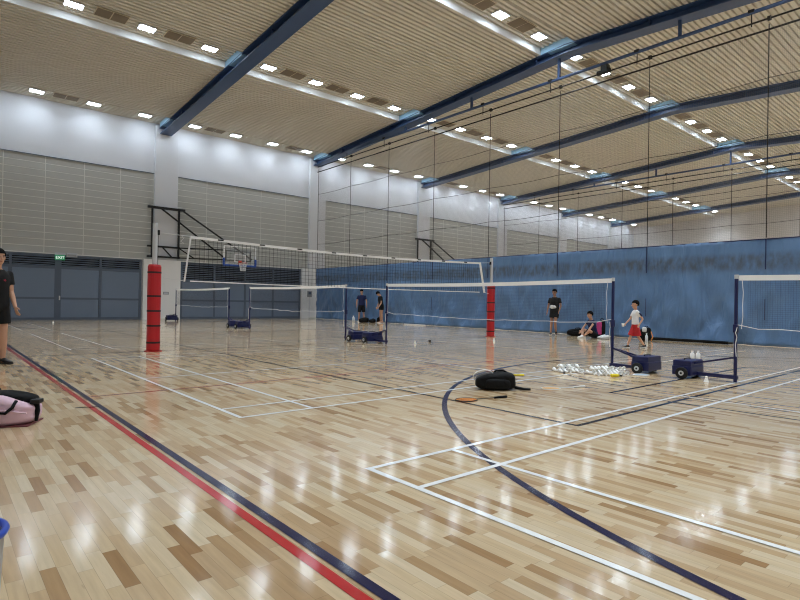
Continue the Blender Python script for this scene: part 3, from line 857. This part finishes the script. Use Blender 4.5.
# ------------------------------------------------------------------ people
def RY(v, a, c=(0,0,0)):
    v = Vector(v)-Vector(c); return Vector(c)+Matrix.Rotation(a, 3, 'Y') @ v
def ring(cx, cy, cz, rx, ry, n=20, sq=1):
    out = []
    for i in range(n):
        a = 2*PI*i/n; ca, sa = math.cos(a), math.sin(a)
        out.append(Vector((cx+rx*math.copysign(abs(ca)**sq, ca), cy+ry*math.copysign(abs(sa)**sq, sa), cz)))
    return out
STAND = dict(pel=.93, lean=0, headp=0, heady=0,
             armL=((-.02, .235, 1.13), (.03, .25, .88)), armR=((-.02, -.235, 1.13), (.03, -.25, .88)),
             legL=((.012, .095, .49), (-.02, .105, .075)), legR=((.012, -.095, .49), (-.02, -.105, .075)),
             footL=0, footR=0, curl=.5)
def person(name, label, loc, rz, Ht, pose, top, bottom, skin, short=.5, child=0, vox=.008, shoes=('shoe_black', 'sole'), extra=None, sleeve=.62, socks=None, hairm='hair', shortw=.1):
    P = dict(STAND); P.update(pose); s = Ht/1.75
    root = empty(name, loc, rz, label, 'person')
    root.scale = (1, 1, 1)
    S = lambda v: Vector(v)*s
    pel = Vector((P.get('pelx', 0), 0, P['pel']))
    T = lambda v: RY(v, R(P['lean']), (pel.x, 0, pel.z))      # torso-relative to world (standing coords with pelvis at .93)
    def tor(v): v = Vector(v); return T(v+Vector((pel.x, 0, pel.z-.93)))
    hs = 1.07+.36*child                                              # head scale for a child
    sh = 1-.12*child
    b = MB()
    def torso(infl, z0, z1, tgt, neck=True):
        prof = [(.84, .095, .145), (.90, .108, .162), (.97, .105, .158), (1.08, .098, .146), (1.20, .108, .156), (1.31, .112, .168), (1.38, .10, .165), (1.43, .08, .135), (1.465, .062, .085)]
        if neck: prof += [(1.50, .054, .056), (1.56, .052, .054)]
        rr = []
        def at(z):
            for (a, ra, rb), (c, rc, rd) in zip(prof[:-1], prof[1:]):
                if a <= z <= c:
                    t = (z-a)/(c-a); return ra+(rc-ra)*t, rb+(rd-rb)*t
            return prof[-1][1:] if z > prof[-1][0] else prof[0][1:]
        zs = [z0]+[p[0] for p in prof if z0 < p[0] < z1]+[z1]
        for z in zs:
            rx, ry = at(z)
            i2 = infl*(1.6 if z < 1.1 else 1)
            rr.append([S(tor(v)) for v in ring(.012*math.sin((z-.9)*5), 0, z, (rx+i2), (ry+i2)*sh)])
        tgt.loft(rr)
    torso(0, .86, 1.56, b)
    hc0 = Vector((.02+P.get('headx', 0), 0, 1.56+.085*hs))
    HR = Matrix.Rotation(R(P['heady']), 3, 'Z') @ Matrix.Rotation(R(P['headp']), 3, 'Y')
    nk = Vector((.0, 0, 1.53))
    TR = Matrix.Rotation(R(P['lean']), 3, 'Y')
    UN = Matrix.Rotation(R(-P['lean']*.8), 3, 'Y')
    def hd(v):                                                    # head-local point -> body coords
        return S(tor(nk)+TR @ UN @ (HR @ (Vector(v)*hs+(hc0-nk))))
    hrot = TR @ UN @ HR
    def hell(t, c, r, rot=None): t.ell(hd(c), [q*hs*s for q in r], 18, 12, hrot if rot is None else rot)
    hell(b, (-.008, 0, .03), (.094, .074, .092)); hell(b, (.016, 0, -.028), (.070, .060, .085)); hell(b, (.034, 0, -.075), (.042, .040, .036))
    b.capsule([hd((.085, 0, .012)), hd((.108, 0, -.022))], [.010*s*hs, .014*s*hs], 8)
    for q in (1, -1):
        hell(b, (-.006, q*.075, -.005), (.020, .011, .032))
    b.capsule([hd((0, 0, -.03)), S(tor((-.005, 0, 1.44)))], [.052*s, .058*s], 14)
    arms = {}
    for side, q in (('L', 1), ('R', -1)):
        shd = tor((0, q*.178*sh, 1.395)); el, wr = (Vector(v) for v in P['arm'+side])
        ln = 1-.06*child
        arms[side] = (S(shd), S(el), S(wr))
        b.capsule([S(shd), S(shd.lerp(el, .5)), S(el)], [.050*s, .045*s, .037*s])
        b.capsule([S(el), S(el.lerp(wr, .35)), S(wr)], [.037*s, .038*s, .025*s])
        # hand: palm, four fingers, thumb
        d = (wr-el).normalized(); sd = Vector((1, 0, 0))
        if abs(d.x) > .7: sd = Vector((0, 0, -1))
        sd = (sd-d*sd.dot(d)).normalized(); nrm = d.cross(sd).normalized()*(-q)  # curls inward
        palm = wr+d*.05
        b.ell(S(palm), (.043*s, .034*s, .017*s), 14, 8, Matrix((d, sd, nrm)).transposed())
        cu = P['curl']
        for k, (off, fl_) in enumerate(((.027, .066), (.009, .075), (-.009, .070), (-.026, .055))):
            p0 = palm+d*.030+sd*off
            a = .35*cu; d1 = (d*math.cos(a)+nrm*math.sin(a)); p1 = p0+d1*fl_*.48
            a = 1.1*cu; d2 = (d*math.cos(a)+nrm*math.sin(a)); p2 = p1+d2*fl_*.32
            a = 1.7*cu; d3 = (d*math.cos(a)+nrm*math.sin(a)); p3 = p2+d3*fl_*.24
            b.capsule([S(p) for p in (p0, p1, p2, p3)], [.0088*s, .0083*s, .0078*s, .007*s], 8)
        t0 = wr+d*.022+sd*.024; t1 = t0+(d*.7+sd*.7+nrm*.25)*.034; t2 = t1+(d*.95+sd*.2+nrm*.3)*.03
        b.capsule([S(t0), S(t1), S(t2)], [.0115*s, .010*s, .0085*s], 8)
    legs = {}
    for side, q in (('L', 1), ('R', -1)):
        hp = tor((0, q*.088*sh, .89)) if P['lean'] < 40 else tor((0, q*.088, .90))
        kn, an = (Vector(v) for v in P['leg'+side]); legs[side] = (hp, kn, an)
        b.capsule([S(hp), S(hp.lerp(kn, .45)), S(kn)], [.082*s, .072*s, .050*s], 14)
        b.capsule([S(kn), S(kn.lerp(an, .32)), S(an)], [.050*s, .053*s, .033*s], 14)
        fa = R(P['foot'+side]); fd = Vector((math.cos(fa), math.sin(fa), P.get('tip'+side, 0)))
        b.capsule([S(an-Vector((0, 0, .03))), S(an+fd*.12-Vector((0, 0, .045)))], [.034*s, .028*s], 10)
    body = remeshed(b, 'body', M[skin], root, vox, 3)
    # hair
    h = MB()
    def cap(v):
        lim = .022 if v.x > .028 else (-.012 if v.x > -.012 else -.068)
        return Vector((v.x, v.y, max(v.z, lim)))
    h.ell(hd((-.016, 0, .034)), (1, 1, 1), 24, 16, hrot, lambda v: cap(Vector((v.x*.108, v.y*.089, v.z*.108)))*hs*s)
    h.build('hair', M[hairm], root, smooth=True)
    for q in (1, -1):
        MB().ell(hd((.086, q*.031, .008)), [k*hs*s for k in (.006, .013, .006)], 10, 6, hrot).build('eye', M['eye'], root, smooth=True)
        MB().ell(hd((.088, q*.033, .028)), [k*hs*s for k in (.006, .018, .0035)], 10, 6, hrot).build('eyebrow', M['hair'], root, smooth=True)
    MB().ell(hd((.080, 0, -.056)), [k*hs*s for k in (.008, .022, .006)], 12, 6, hrot).build('mouth', M['lip'], root, smooth=True)
    # shirt
    t = MB(); torso(.016, P.get('hem', .90), 1.47, t, neck=False)
    for side in 'LR':
        sh_, el, wr = arms[side]; e2 = sh_.lerp(el, sleeve)
        t.tube([sh_+Vector((0, 0, .0)), sh_.lerp(el, .3), e2], [.060*s, .062*s, .064*s], 16)
        t.ell(sh_, (.062*s,)*3, 14, 8)
    remeshed(t, 't_shirt', M[top], root, .012*s+.002, 2)
    # shorts
    t = MB(); torso(.014, .83, 1.0, t, neck=False)
    for side in 'LR':
        hp, kn, an = legs[side]; k2 = hp.lerp(kn, short)
        t.tube([S(hp+Vector((0, 0, .0))), S(hp.lerp(kn, short*.5)), S(k2)], [.095*s, .100*s, shortw*s], 16)
        t.ell(S(hp), (.095*s,)*3, 14, 8)
    remeshed(t, 'shorts', M[bottom], root, .012*s+.002, 2)
    for side in 'LR':
        an = legs[side][2]; fa = R(P['foot'+side]); tl = P.get('tip'+side, 0)
        rot = Matrix.Rotation(fa, 3, 'Z') @ Matrix.Rotation(-math.atan(tl), 3, 'Y')
        def sp(pts, an=an, rot=rot): return [S(an+rot @ (Vector(p)-Vector((0, 0, .075)))) for p in pts]
        k = MB(); rr = []
        for x, w, z0, z1 in ((-.075, .022, .02, .07), (-.06, .034, .018, .10), (-.02, .038, .018, .115), (.03, .038, .018, .10), (.08, .044, .018, .075), (.13, .046, .018, .058), (.165, .036, .018, .046), (.185, .018, .02, .036)):
            rr.append(sp([(x, w*math.cos(a), (z0+z1)/2+(z1-z0)/2*math.sin(a)) for a in [2*PI*i/14 for i in range(14)]]))
        sho = k.loft(rr).build('shoe', M[shoes[0]], root, smooth=True)
        k = MB(); rr = []
        for x, w in ((-.082, .02), (-.07, .036), (-.02, .040), (.04, .040), (.10, .047), (.15, .042), (.188, .02)):
            rr.append(sp([(x, -w, 0), (x, w, 0), (x, w, .026), (x, -w, .026)]))
        k.loft(rr).build('sole', M[shoes[1]], sho)
        if socks:
            kn = legs[side][1]
            MB().tube([S(an+Vector((0, 0, .0))), S(an.lerp(kn, .22))], [.040*s, .043*s], 14).build('sock', M[socks], root)
    if extra: extra(root, S, hd, arms, legs, tor)
    return root

def logo(root, S, hd, arms, legs, tor):
    mb = MB()
    for i, y in enumerate((-.05, -.02, .015, .05)):
        pts = [tor((.132, y+.011*math.cos(a), 1.30+.011*math.sin(a))) for a in [2*PI*j/10 for j in range(10)]]
        mb.tube([S(p) for p in pts], .004, 5, closed=True)
    mb.build('shirt_print', M['pinkred'], root)
man = person('person', 'man in black t-shirt and shorts standing at the left edge, looking right', (.765, 10.55, 0), R(-66), 1.77,
       dict(heady=-8, headx=.045, armL=((.04, .19, 1.13), (.17, .185, .89)), armR=((-.06, -.225, 1.13), (-.02, -.24, .88)), legL=((.03, .10, .49), (.0, .11, .075)), footL=12, footR=-12, hem=.84, curl=.5), 'tee_black', 'tee_black', 'skin', short=.66, vox=.007, shoes=('shoe_black', 'shoe_black'), extra=logo, shortw=.105)
person('person', 'man in navy t-shirt and black shorts standing by the curtain, facing the hall', (17.6, 23.6, 0), R(-118), 1.72,
       dict(headp=14, heady=-20, armL=((-.02, .27, 1.14), (.04, .27, .89)), armR=((-.02, -.27, 1.14), (.04, -.27, .89)), footL=15, footR=-15, legL=((.0, .12, .49), (-.02, .15, .075)), legR=((.0, -.12, .49), (-.02, -.15, .075))), 'tee_navy', 'tee_black', 'skin', short=.9, vox=.010, shoes=('sole', 'sole'))
person('person', 'person in black t-shirt and shorts by the curtain bending the head over black bags', (17.6, 21.9, 0), R(165), 1.66,
       dict(headp=48, lean=9, armL=((.10, .21, 1.10), (.22, .16, .88)), armR=((.06, -.22, 1.10), (.16, -.2, .87)), hem=.80), 'tee_black', 'tee_black', 'skin', short=.45, vox=.010, shoes=('skin', 'sole'))
def ball(root, S, hd, arms, legs, tor):
    MB().ell(S((.118, -.03, 1.09)), (.03, .125, .075), 12, 8, None, lambda v: v*(1+.18*noise.noise(v*30))).build('shirt_print', M['sole'], root, smooth=True)
person('person', 'boy in black t-shirt and black shorts walking before the blue curtain', (17.0, 11.2, 0), R(-165), 1.62,
       dict(heady=-8, headp=4, armL=((.03, .25, 1.14), (.12, .22, .95)), armR=((.0, -.25, 1.13), (.06, -.27, .89)),
            legL=((.13, .07, .50), (-.05, .05, .12)), legR=((.02, -.11, .49), (.06, -.12, .075)), footL=25, footR=10, tipL=-.3), 'tee_black', 'tee_black', 'skin2', short=.55, vox=.010, extra=ball)
person('person', 'boy in navy t-shirt sitting on the floor, arms over raised knees, before the curtain', (16.75, 9.5, 0), R(150), 1.62,
       dict(pel=.13, lean=14, headp=6, heady=6, armL=((.24, .26, .46), (.40, .24, .24)), armR=((.20, -.28, .46), (.38, -.22, .26)),
            legL=((.33, .26, .27), (.44, .04, .075)), legR=((.28, -.26, .30), (.40, -.14, .075)), footL=-15, footR=10, hem=.92), 'tee_navy', 'tee_black', 'skin', short=.75, vox=.010, socks=None, shoes=('sole', 'sole'))
def stripe(root, S, hd, arms, legs, tor):
    for side in 'LR':
        sh_, el, wr = arms[side]
        a, c = sh_.lerp(el, .18), sh_.lerp(el, .68)
        o = Vector((.0, .05 if side == 'L' else -.05, .02))*.8
        MB().tube([a+o*.9, sh_.lerp(el, .45)+o, c+o*.95], [.018, .022, .02], 8).build('sleeve_stripe', M['tee_navy'], root)
boy = person('person', 'small boy in white t-shirt and red shorts walking left, white cup in hand', (13.83, 6.69, 0), R(142), 1.17,
       dict(heady=6, headp=3, armR=((.10, -.235, 1.12), (.29, -.22, .93)), armL=((-.16, .235, 1.13), (-.03, .25, .92)),
            legL=((-.06, .09, .47), (-.31, .09, .105)), legR=((.14, -.09, .47), (.26, -.09, .078)), footL=8, footR=-5, tipL=-.14, tipR=.06, hem=.90), 'tee_white', 'shorts_red', 'skin', short=.98, child=.8, vox=.007, extra=stripe, shortw=.125)
sb = 1.17/1.75
hv = Matrix.Rotation(R(142), 3, 'Z') @ Vector((.395*sb, -.215*sb, .86*sb))
cupo = empty('paper_cup', (13.83+hv.x, 6.69+hv.y, hv.z-.03), 0, 'small white cup held by the boy in red shorts', 'cup')
MB().lathe([(.026, 0), (.036, .085), (.033, .085), (.024, .006)], 18).build('cup_body', M['feather'], cupo, smooth=True)
MB().tube([(.036*math.cos(2*PI*i/18), .036*math.sin(2*PI*i/18), .085) for i in range(18)], .003, 6, closed=True).build('cup_rim', M['sole'], cupo)

# ------------------------------------------------------------------ bags
def blob(c, d, e=.5, nu=32, nv=20, wob=.04, seed=0, flat=True):
    """rounded soft-box shape"""
    mb = MB(); a, b_, h = d[0]/2, d[1]/2, d[2]/2
    def fn(v):
        q = Vector([math.copysign(abs(t)**e, t) for t in v])
        q = Vector((q.x*a, q.y*b_, q.z*h))
        n = noise.noise(Vector((q.x*9+seed, q.y*9, q.z*9)))
        q *= 1+wob*n
        if flat: q.z = max(q.z, -h*.985)
        return q
    mb.ell(c, (1, 1, 1), nu, nv, None, fn)
    return mb
def backpack(loc, rz, d, label, mt='nylon', straps=True, group=None):
    root = empty('backpack', loc, rz, label, 'bag', group)
    x, y, z = d
    def fn(mb): return mb
    mb = blob((0, 0, z/2), d, .55, 36, 22, .05, loc[0])
    for i, v in enumerate(mb.v):                       # taper towards one end
        t = (v[0]/x+.5); k = 1-.22*(1-t)**2
        mb.v[i] = (v[0], v[1]*k, v[2]*k)
    mb.build('bag_body', M[mt], root, smooth=True)
    pk = blob((.02*x, -y*.42, z*.36), (x*.62, y*.3, z*.55), .5, 24, 14, .04, 3); pk.build('front_pocket', M[mt], root, smooth=True)
    zp = MB().tube([(-x*.36, -y*.36, z*.62), (-x*.15, -y*.43, z*.74), (x*.15, -y*.44, z*.76), (x*.36, -y*.38, z*.68)], .006, 6); zp.build('zip', M['webbing'], root)
    MB().tube([(-.03*x, .0, z*.96), (.02*x, 0, z*1.04), (.2*x, 0, z*1.06), (.3*x, 0, z*.93)], .012, 8).build('top_handle', M['webbing'], root, smooth=True)
    if straps:
        MB().tube([(x*.45, -.02, z*.16), (x*.56, -.05, .025), (x*.72, -.07, .016), (x*.86, -.08, .016)], [.022, .02, .015, .014], 8).build('shoulder_strap', M['webbing'], root, smooth=True)
    return root
backpack((5.42, 4.42, 0), R(-40), (.50, .30, .225), 'black backpack lying on the court in the middle of the floor')
MARK = MB()
# pink sports bag with black straps at the left edge
pb = empty('sports_bag', (.445, 5.64, 0), R(-28), 'pale pink sports bag with black straps at the left edge of the floor', 'bag')
mb = blob((0, 0, .15), (.62, .34, .30), .5, 40, 24, .06, 2)
for i, v in enumerate(mb.v):
    k = 1-.35*max(0, v[0]/.31)**1.5 * max(0, (v[2]/.3)); mb.v[i] = (v[0], v[1], v[2]*k)
mb.build('bag_body', M['pink'], pb, smooth=True); pb.scale = (.95, .95, .86)
MB().b2((-.30, -.165, .0), (.29, .16, .014)).build('base_edge', mat('brown_bag_base', (120, 62, 66), .6), pb)
MB().tube([(-.3, -.172, .165), (-.1, -.178, .175), (.1, -.176, .165), (.28, -.165, .13)], .007, 6).build('seam_piping', mat('light_pink_piping', (240, 208, 220), .5), pb)
top = blob((.0, .02, .275), (.60, .22, .09), .6, 30, 14, .12, 5, False)
for i, v in enumerate(top.v): top.v[i] = (v[0], v[1], v[2]-.22*max(0, v[0])**1.3)
top.build('top_flap', M['webbing'], pb, smooth=True)
MB().tube([(.02, -.13, .27), (.03, -.185, .22), (.07, -.205, .15), (.13, -.20, .14), (.175, -.18, .19), (.185, -.13, .245)], .014, 8).build('carry_handle', M['webbing'], pb, smooth=True)
MB().tube([(-.22, -.10, .30), (-.16, -.15, .31), (-.07, -.15, .33), (.0, -.10, .30)], .012, 8).build('carry_handle', M['webbing'], pb, smooth=True)
st = MB().tube([(.22, -.02, .24), (.30, -.03, .22), (.32, -.05, .13), (.315, -.06, .03)], [.03, .028, .022, .012], 8); st.build('side_strap', M['webbing'], pb, smooth=True)
MB().b2((.27, -.09, .2), (.345, .02, .245)).build('buckle', M['black'], pb, bevel=.01)
MB().tube([(-.26, -.12, .29), (-.2, -.165, .27), (-.12, -.16, .305), (-.04, -.15, .30)], .005, 6).build('white_piping', M['sole'], pb)
# dark pouch on top at the far left
po = backpack((.22, 6.12, .0), R(-28), (.55, .28, .34), 'black bag behind the pink sports bag at the left edge', straps=False)

# bags by the curtain
backpack((17.1, 22.72, 0), R(-45), (.52, .3, .26), 'larger black bag on the floor at the feet of the man in navy', straps=False, group='black bags by the curtain')
backpack((17.45, 22.45, 0), R(-45), (.36, .26, .2), 'low black bag lying between the two men by the curtain', straps=False, group='black bags by the curtain')
backpack((17.85, 22.35, 0), R(-50), (.28, .2, .32), 'upright black bag behind the legs of the person bending over', straps=False, group='black bags by the curtain')
backpack((17.35, 10.55, 0), R(-35), (.62, .3, .27), 'black bag lying left of the sitting boy at the curtain', straps=True, group='black bags by the curtain')
bp2 = backpack((17.35, 9.6, 0), R(-60), (.30, .28, .62), 'upright black and magenta backpack behind the sitting boy', straps=False)
MB().b2((-.14, -.17, .10), (.03, -.11, .52)).build('side_panel', M['magenta'], bp2, bevel=.03)
bp3 = backpack((17.0, 7.92, 0), R(-50), (.36, .28, .44), 'black and white backpack at the curtain behind the small boy', straps=False)
blob((-.05, -.12, .36), (.13, .10, .16), .6, 20, 12, .05).build('white_panel', M['sole'], bp3, smooth=True)
MB().tube([(.15, -.1, .3), (.2, -.13, .15), (.15, -.15, .02)], .018, 8).build('side_strap', M['orange'], bp3, smooth=True)
def bottle(loc, label, h=.24, r=.035, m='bottle', capm='sole', lie=False):
    root = empty('water_bottle', loc, 0, label, 'bottle')
    o = MB().lathe([(r*.9, 0), (r, .01), (r, h*.62), (r*.8, h*.72), (r*.42, h*.82), (r*.4, h*.9)], 20).build('bottle_body', M[m], root, smooth=True)
    MB().lathe([(r*.5, h*.88), (r*.5, h)], 16).build('bottle_cap', M[capm], root)
    if lie: root.rotation_euler = (R(90), 0, lie); root.location.z = r
    return root
bottle((16.6, 7.68, 0), 'tall white bottle standing before the black and white backpack', .27, .04)
bottle((17.2, 23.78, 0), 'white bottle standing at the feet of the man in navy', .33, .07)
# slippers / white shoes next to magenta backpack
for i, (x, y) in enumerate(((16.74, 9.2), (16.62, 9.02))):
    sh_ = empty('white_shoe', (x, y, 0), R(140), '%s white shoe on the floor beside the magenta backpack' % ('left' if i == 0 else 'right'), 'shoe', 'white shoes')
    rr = []
    for xx, w, z1 in ((-.12, .03, .09), (-.08, .05, .13), (0, .05, .11), (.08, .055, .085), (.14, .045, .06), (.17, .02, .045)):
        rr.append([Vector((xx, w*math.cos(a), .01+z1/2+z1/2*math.sin(a))) for a in [2*PI*j/14 for j in range(14)]])
    MB().loft(rr).build('upper', M['sole'], sh_, smooth=True)
    MB().b2((-.12, -.05, 0), (.16, .05, .025)).build('shoe_sole', M['boxgrey'], sh_, bevel=.01)

# ------------------------------------------------------------------ rackets
def racket(loc, rz, label, strings, frame, handle, z=0, tilt=0, th=.0016):
    """head centre at +x, handle end at origin, lying on the floor"""
    root = empty('badminton_racket', (loc[0], loc[1], z+.012), rz, label, 'racket', 'badminton rackets')
    root.rotation_euler = (tilt, 0, rz)
    MB().tube([(0, 0, .002), (.02, 0, .002), (.17, 0, 0)], [.0145, .0145, .012], 10).build('grip', M[handle], root, smooth=True)
    MB().cyl((.17, 0, 0), (.42, 0, 0), .0045, 8).build('shaft', M[frame], root)
    MB().tube([(.545+.128*math.cos(2*PI*i/32), .10*math.sin(2*PI*i/32), 0) for i in range(32)], .006, 8, closed=True).build('frame', M[frame], root, smooth=True)
    sb_ = MB()
    for i in range(-9, 10):
        y = i*.0102; hx = .122*math.sqrt(max(0, 1-(y/.096)**2)); sb_.b2((.545-hx, y-th, -.001), (.545+hx, y+th, .001))
    for i in range(-11, 12):
        x = i*.0108; hy = .096*math.sqrt(max(0, 1-(x/.122)**2)); sb_.b2((.545+x-th, -hy, -.001), (.545+x+th, hy, .001))
    sb_.build('string_bed', M[strings], root)
    return root
racket((5.03, 3.93), R(164.5), 'orange badminton racket with black grip lying near the black backpack', 'orange', 'black', 'webbing')
racket((5.73, 4.21), R(150), 'yellow gripped badminton racket lying against the black backpack', 'cord_grey', 'cord_white', 'yellow', z=.165, th=.0004, tilt=R(50))
racket((6.52, 3.82), R(161), 'pale orange badminton racket lying alone on the floor right of the backpack', 'peach', 'sole', 'sole')
racket((7.90, 4.16), R(-21), 'pale blue badminton racket beside the navy cart and shuttlecocks', 'paleblue', 'sole', 'black')
ytube = bottle((7.80, 4.14, 0), 'small yellow bottle with black cap lying by the shuttlecock pile', .15, .026, 'yellow', 'black', lie=R(55))

# ------------------------------------------------------------------ shuttlecocks
sc0 = empty('shuttlecock', (0, 0, 0), 0, 'x', 'shuttlecock', 'white feather shuttlecocks')
MB().lathe([(.004, 0), (.010, .002), (.0135, .010), (.0135, .022)], 12).build('cork', M['cork'], sc0, smooth=True)
sk = MB()
rings = []
for r_o, z_o, amp in ((.0118, .018, 0), (.021, .048, 0), (.031, .082, .004), (.029, .082, .004), (.019, .048, 0), (.0100, .018, 0)):
    rings.append([Vector((r_o*math.cos(PI*q/14), r_o*math.sin(PI*q/14), z_o+(amp if q % 2 else -amp))) for q in range(28)])
sk.loft(rings, caps=False)
sko = sk.build('feather_skirt', M['feather'], sc0)
rng = random.Random(3)
usedsc = False
def shuttle(loc, rot, label):
    global usedsc
    if not usedsc: o = sc0; usedsc = True
    else: o = dup(sc0)
    o.location = loc; o.rotation_euler = rot; o['label'] = label
    return o
for (a, b, nm) in (((7.60, 4.92), (8.02, 4.72), 'left'), ((7.76, 4.40), (8.42, 4.16), 'right')):
    a = Vector((*a, 0)); b = Vector((*b, 0)); dr = (b-a).normalized(); pr = Vector((-dr.y, dr.x, 0)); L_ = (b-a).length
    yaw0 = math.atan2(pr.y, pr.x)-PI/2
    n = int(L_/.072)
    for lay in range(2):
        for row in range(3-lay):
            for k in range(n-lay):
                if lay and rng.random() < .35: continue
                q = a+dr*((k+.5*lay+.5)*.072)+pr*((row+.45*lay)*.098-.03)
                flip = PI if rng.random() < .5 else 0
                yaw = yaw0+flip+rng.uniform(-.12, .12)
                ax = Vector((math.sin(yaw), -math.cos(yaw), 0))
                shuttle(tuple(q-ax*.044+Vector((0, 0, .0145+lay*.066))), (R(77), 0, yaw), 'white shuttlecock heaped in the %s pile beside the navy cart' % nm)
for x, y, lb in ((9.57, 10.48, 'white shuttlecock alone right of the middle carts'), (8.51, 3.06, 'white shuttlecock in front of the right navy cart'),
                 (9.13, 4.81, 'white shuttlecock at the foot of the post beside the piles'),
                 (3.77, 26.0, 'white shuttlecock far left near the slate doors'), (8.56, 11.3, 'white shuttlecock before the middle pair of carts'),
                 (12.44, 10.21, 'white shuttlecock in front of the right red padded post')):
    shuttle((x, y, .088), (PI, 0, rng.uniform(0, 6)), lb).scale = (1.25,)*3 if lb.startswith('white shuttlecock in front') or 'alone' in lb else (1, 1, 1)
    bpy.context.scene.collection.objects
for x, y, lb in ((8.98, 3.33, 'left of two white bottles standing on the right navy cart'), (9.03, 3.24, 'right of two white bottles standing on the right navy cart')):
    pass
for (x, y), lb in zip(((11.81, 4.52), (11.92, 4.45)), ('left of two small white bottles standing behind the right navy cart', 'right of two small white bottles standing behind the right navy cart')):
    bottle((x, y, 0), lb, .19, .042)

# ------------------------------------------------------------------ floor odds and ends
o = empty('dark_strip', (17.75, 7.1, 0), R(90), 'long dark strip along the foot of the blue curtain', 'bar')
MB().tube([(-1.3, 0, .05), (1.0, 0, .05)], .045, 10).build('strip_body', M['nylon'], o, smooth=True)  # dark line at the curtain foot, modelled as a black tube
MB().cyl((-1.42, 0, .05), (-1.3, 0, .05), .03, 10).build('strip_end', M['black'], o)
o = empty('white_batten', (17.55, 19.3, 0), R(90), 'white batten lying at the curtain foot behind the middle net', 'batten')
MB().b2((-.75, -.04, 0), (.75, .04, .05)).build('batten_body', M['sole'], o, bevel=.008)
MB().b2((.7, -.045, 0), (.77, .045, .055)).build('batten_end', M['boxgrey'], o)
o = tag(MB().bar((1.07, 6.02, .0045), (1.26, 5.97, .0045), .018, .003).build('tape_strip', M['black']), 'short black tape strip lying across the red line', 'tape')
o = empty('shuttle_cork', (10.43, 10.82, 0), 0, 'tiny black ball on the floor right of the lone shuttlecock', 'ball')
MB().ell((0, 0, .03), (.045, .045, .03)).build('ball_body', M['black'], o, smooth=True)

# bucket at the lower left corner
bn = empty('bucket', (.043, 1.912, 0), 0, 'grey bucket with a blue rim at the lower left corner', 'bucket')
MB().lathe([(.105, 0), (.108, .01), (.126, .405), (.12, .405), (.10, .02)], 40).build('bucket_body', M['bin_grey'], bn, smooth=False)
MB().tube([(.128*math.cos(2*PI*i/40), .128*math.sin(2*PI*i/40), .415) for i in range(40)], .010, 8, closed=True).build('rim', M['bin_blue'], bn, smooth=True)
lid = MB().lathe([(.122, .402), (.11, .408), (.06, .406), (.01, .406)], 40).build('lid', M['bin_blue'], bn)
for a in range(5):
    q = 2*PI*a/5+.5
    MB().cyl((.07*math.cos(q), .07*math.sin(q), .400), (.07*math.cos(q), .07*math.sin(q), .411), .026, 16).build('lid_hole', M['dark'], lid)
    MB().tube([(.07*math.cos(q)+.027*math.cos(2*PI*i/16), .07*math.sin(q)+.027*math.sin(2*PI*i/16), .412) for i in range(16)], .003, 6, closed=True).build('hole_ring', M['sole'], lid)

# ------------------------------------------------------------------ world and view
wd = bpy.data.worlds.new('world'); sc.world = wd; wd.use_nodes = True
wd.node_tree.nodes['Background'].inputs[0].default_value = (.6, .65, .7, 1); wd.node_tree.nodes['Background'].inputs[1].default_value = .05
sc.view_settings.view_transform = 'Standard'; sc.view_settings.look = 'None'; sc.view_settings.gamma = 1; sc.view_settings.use_curve_mapping = False
sc.view_settings.exposure = .42
sc.cycles.use_denoising = True; sc.cycles.denoising_prefilter = 'ACCURATE'; sc.cycles.filter_width = 1.1
sc.cycles.max_bounces = 8; sc.cycles.diffuse_bounces = 5; sc.cycles.transparent_max_bounces = 16
sc.cycles.sample_clamp_indirect = 8
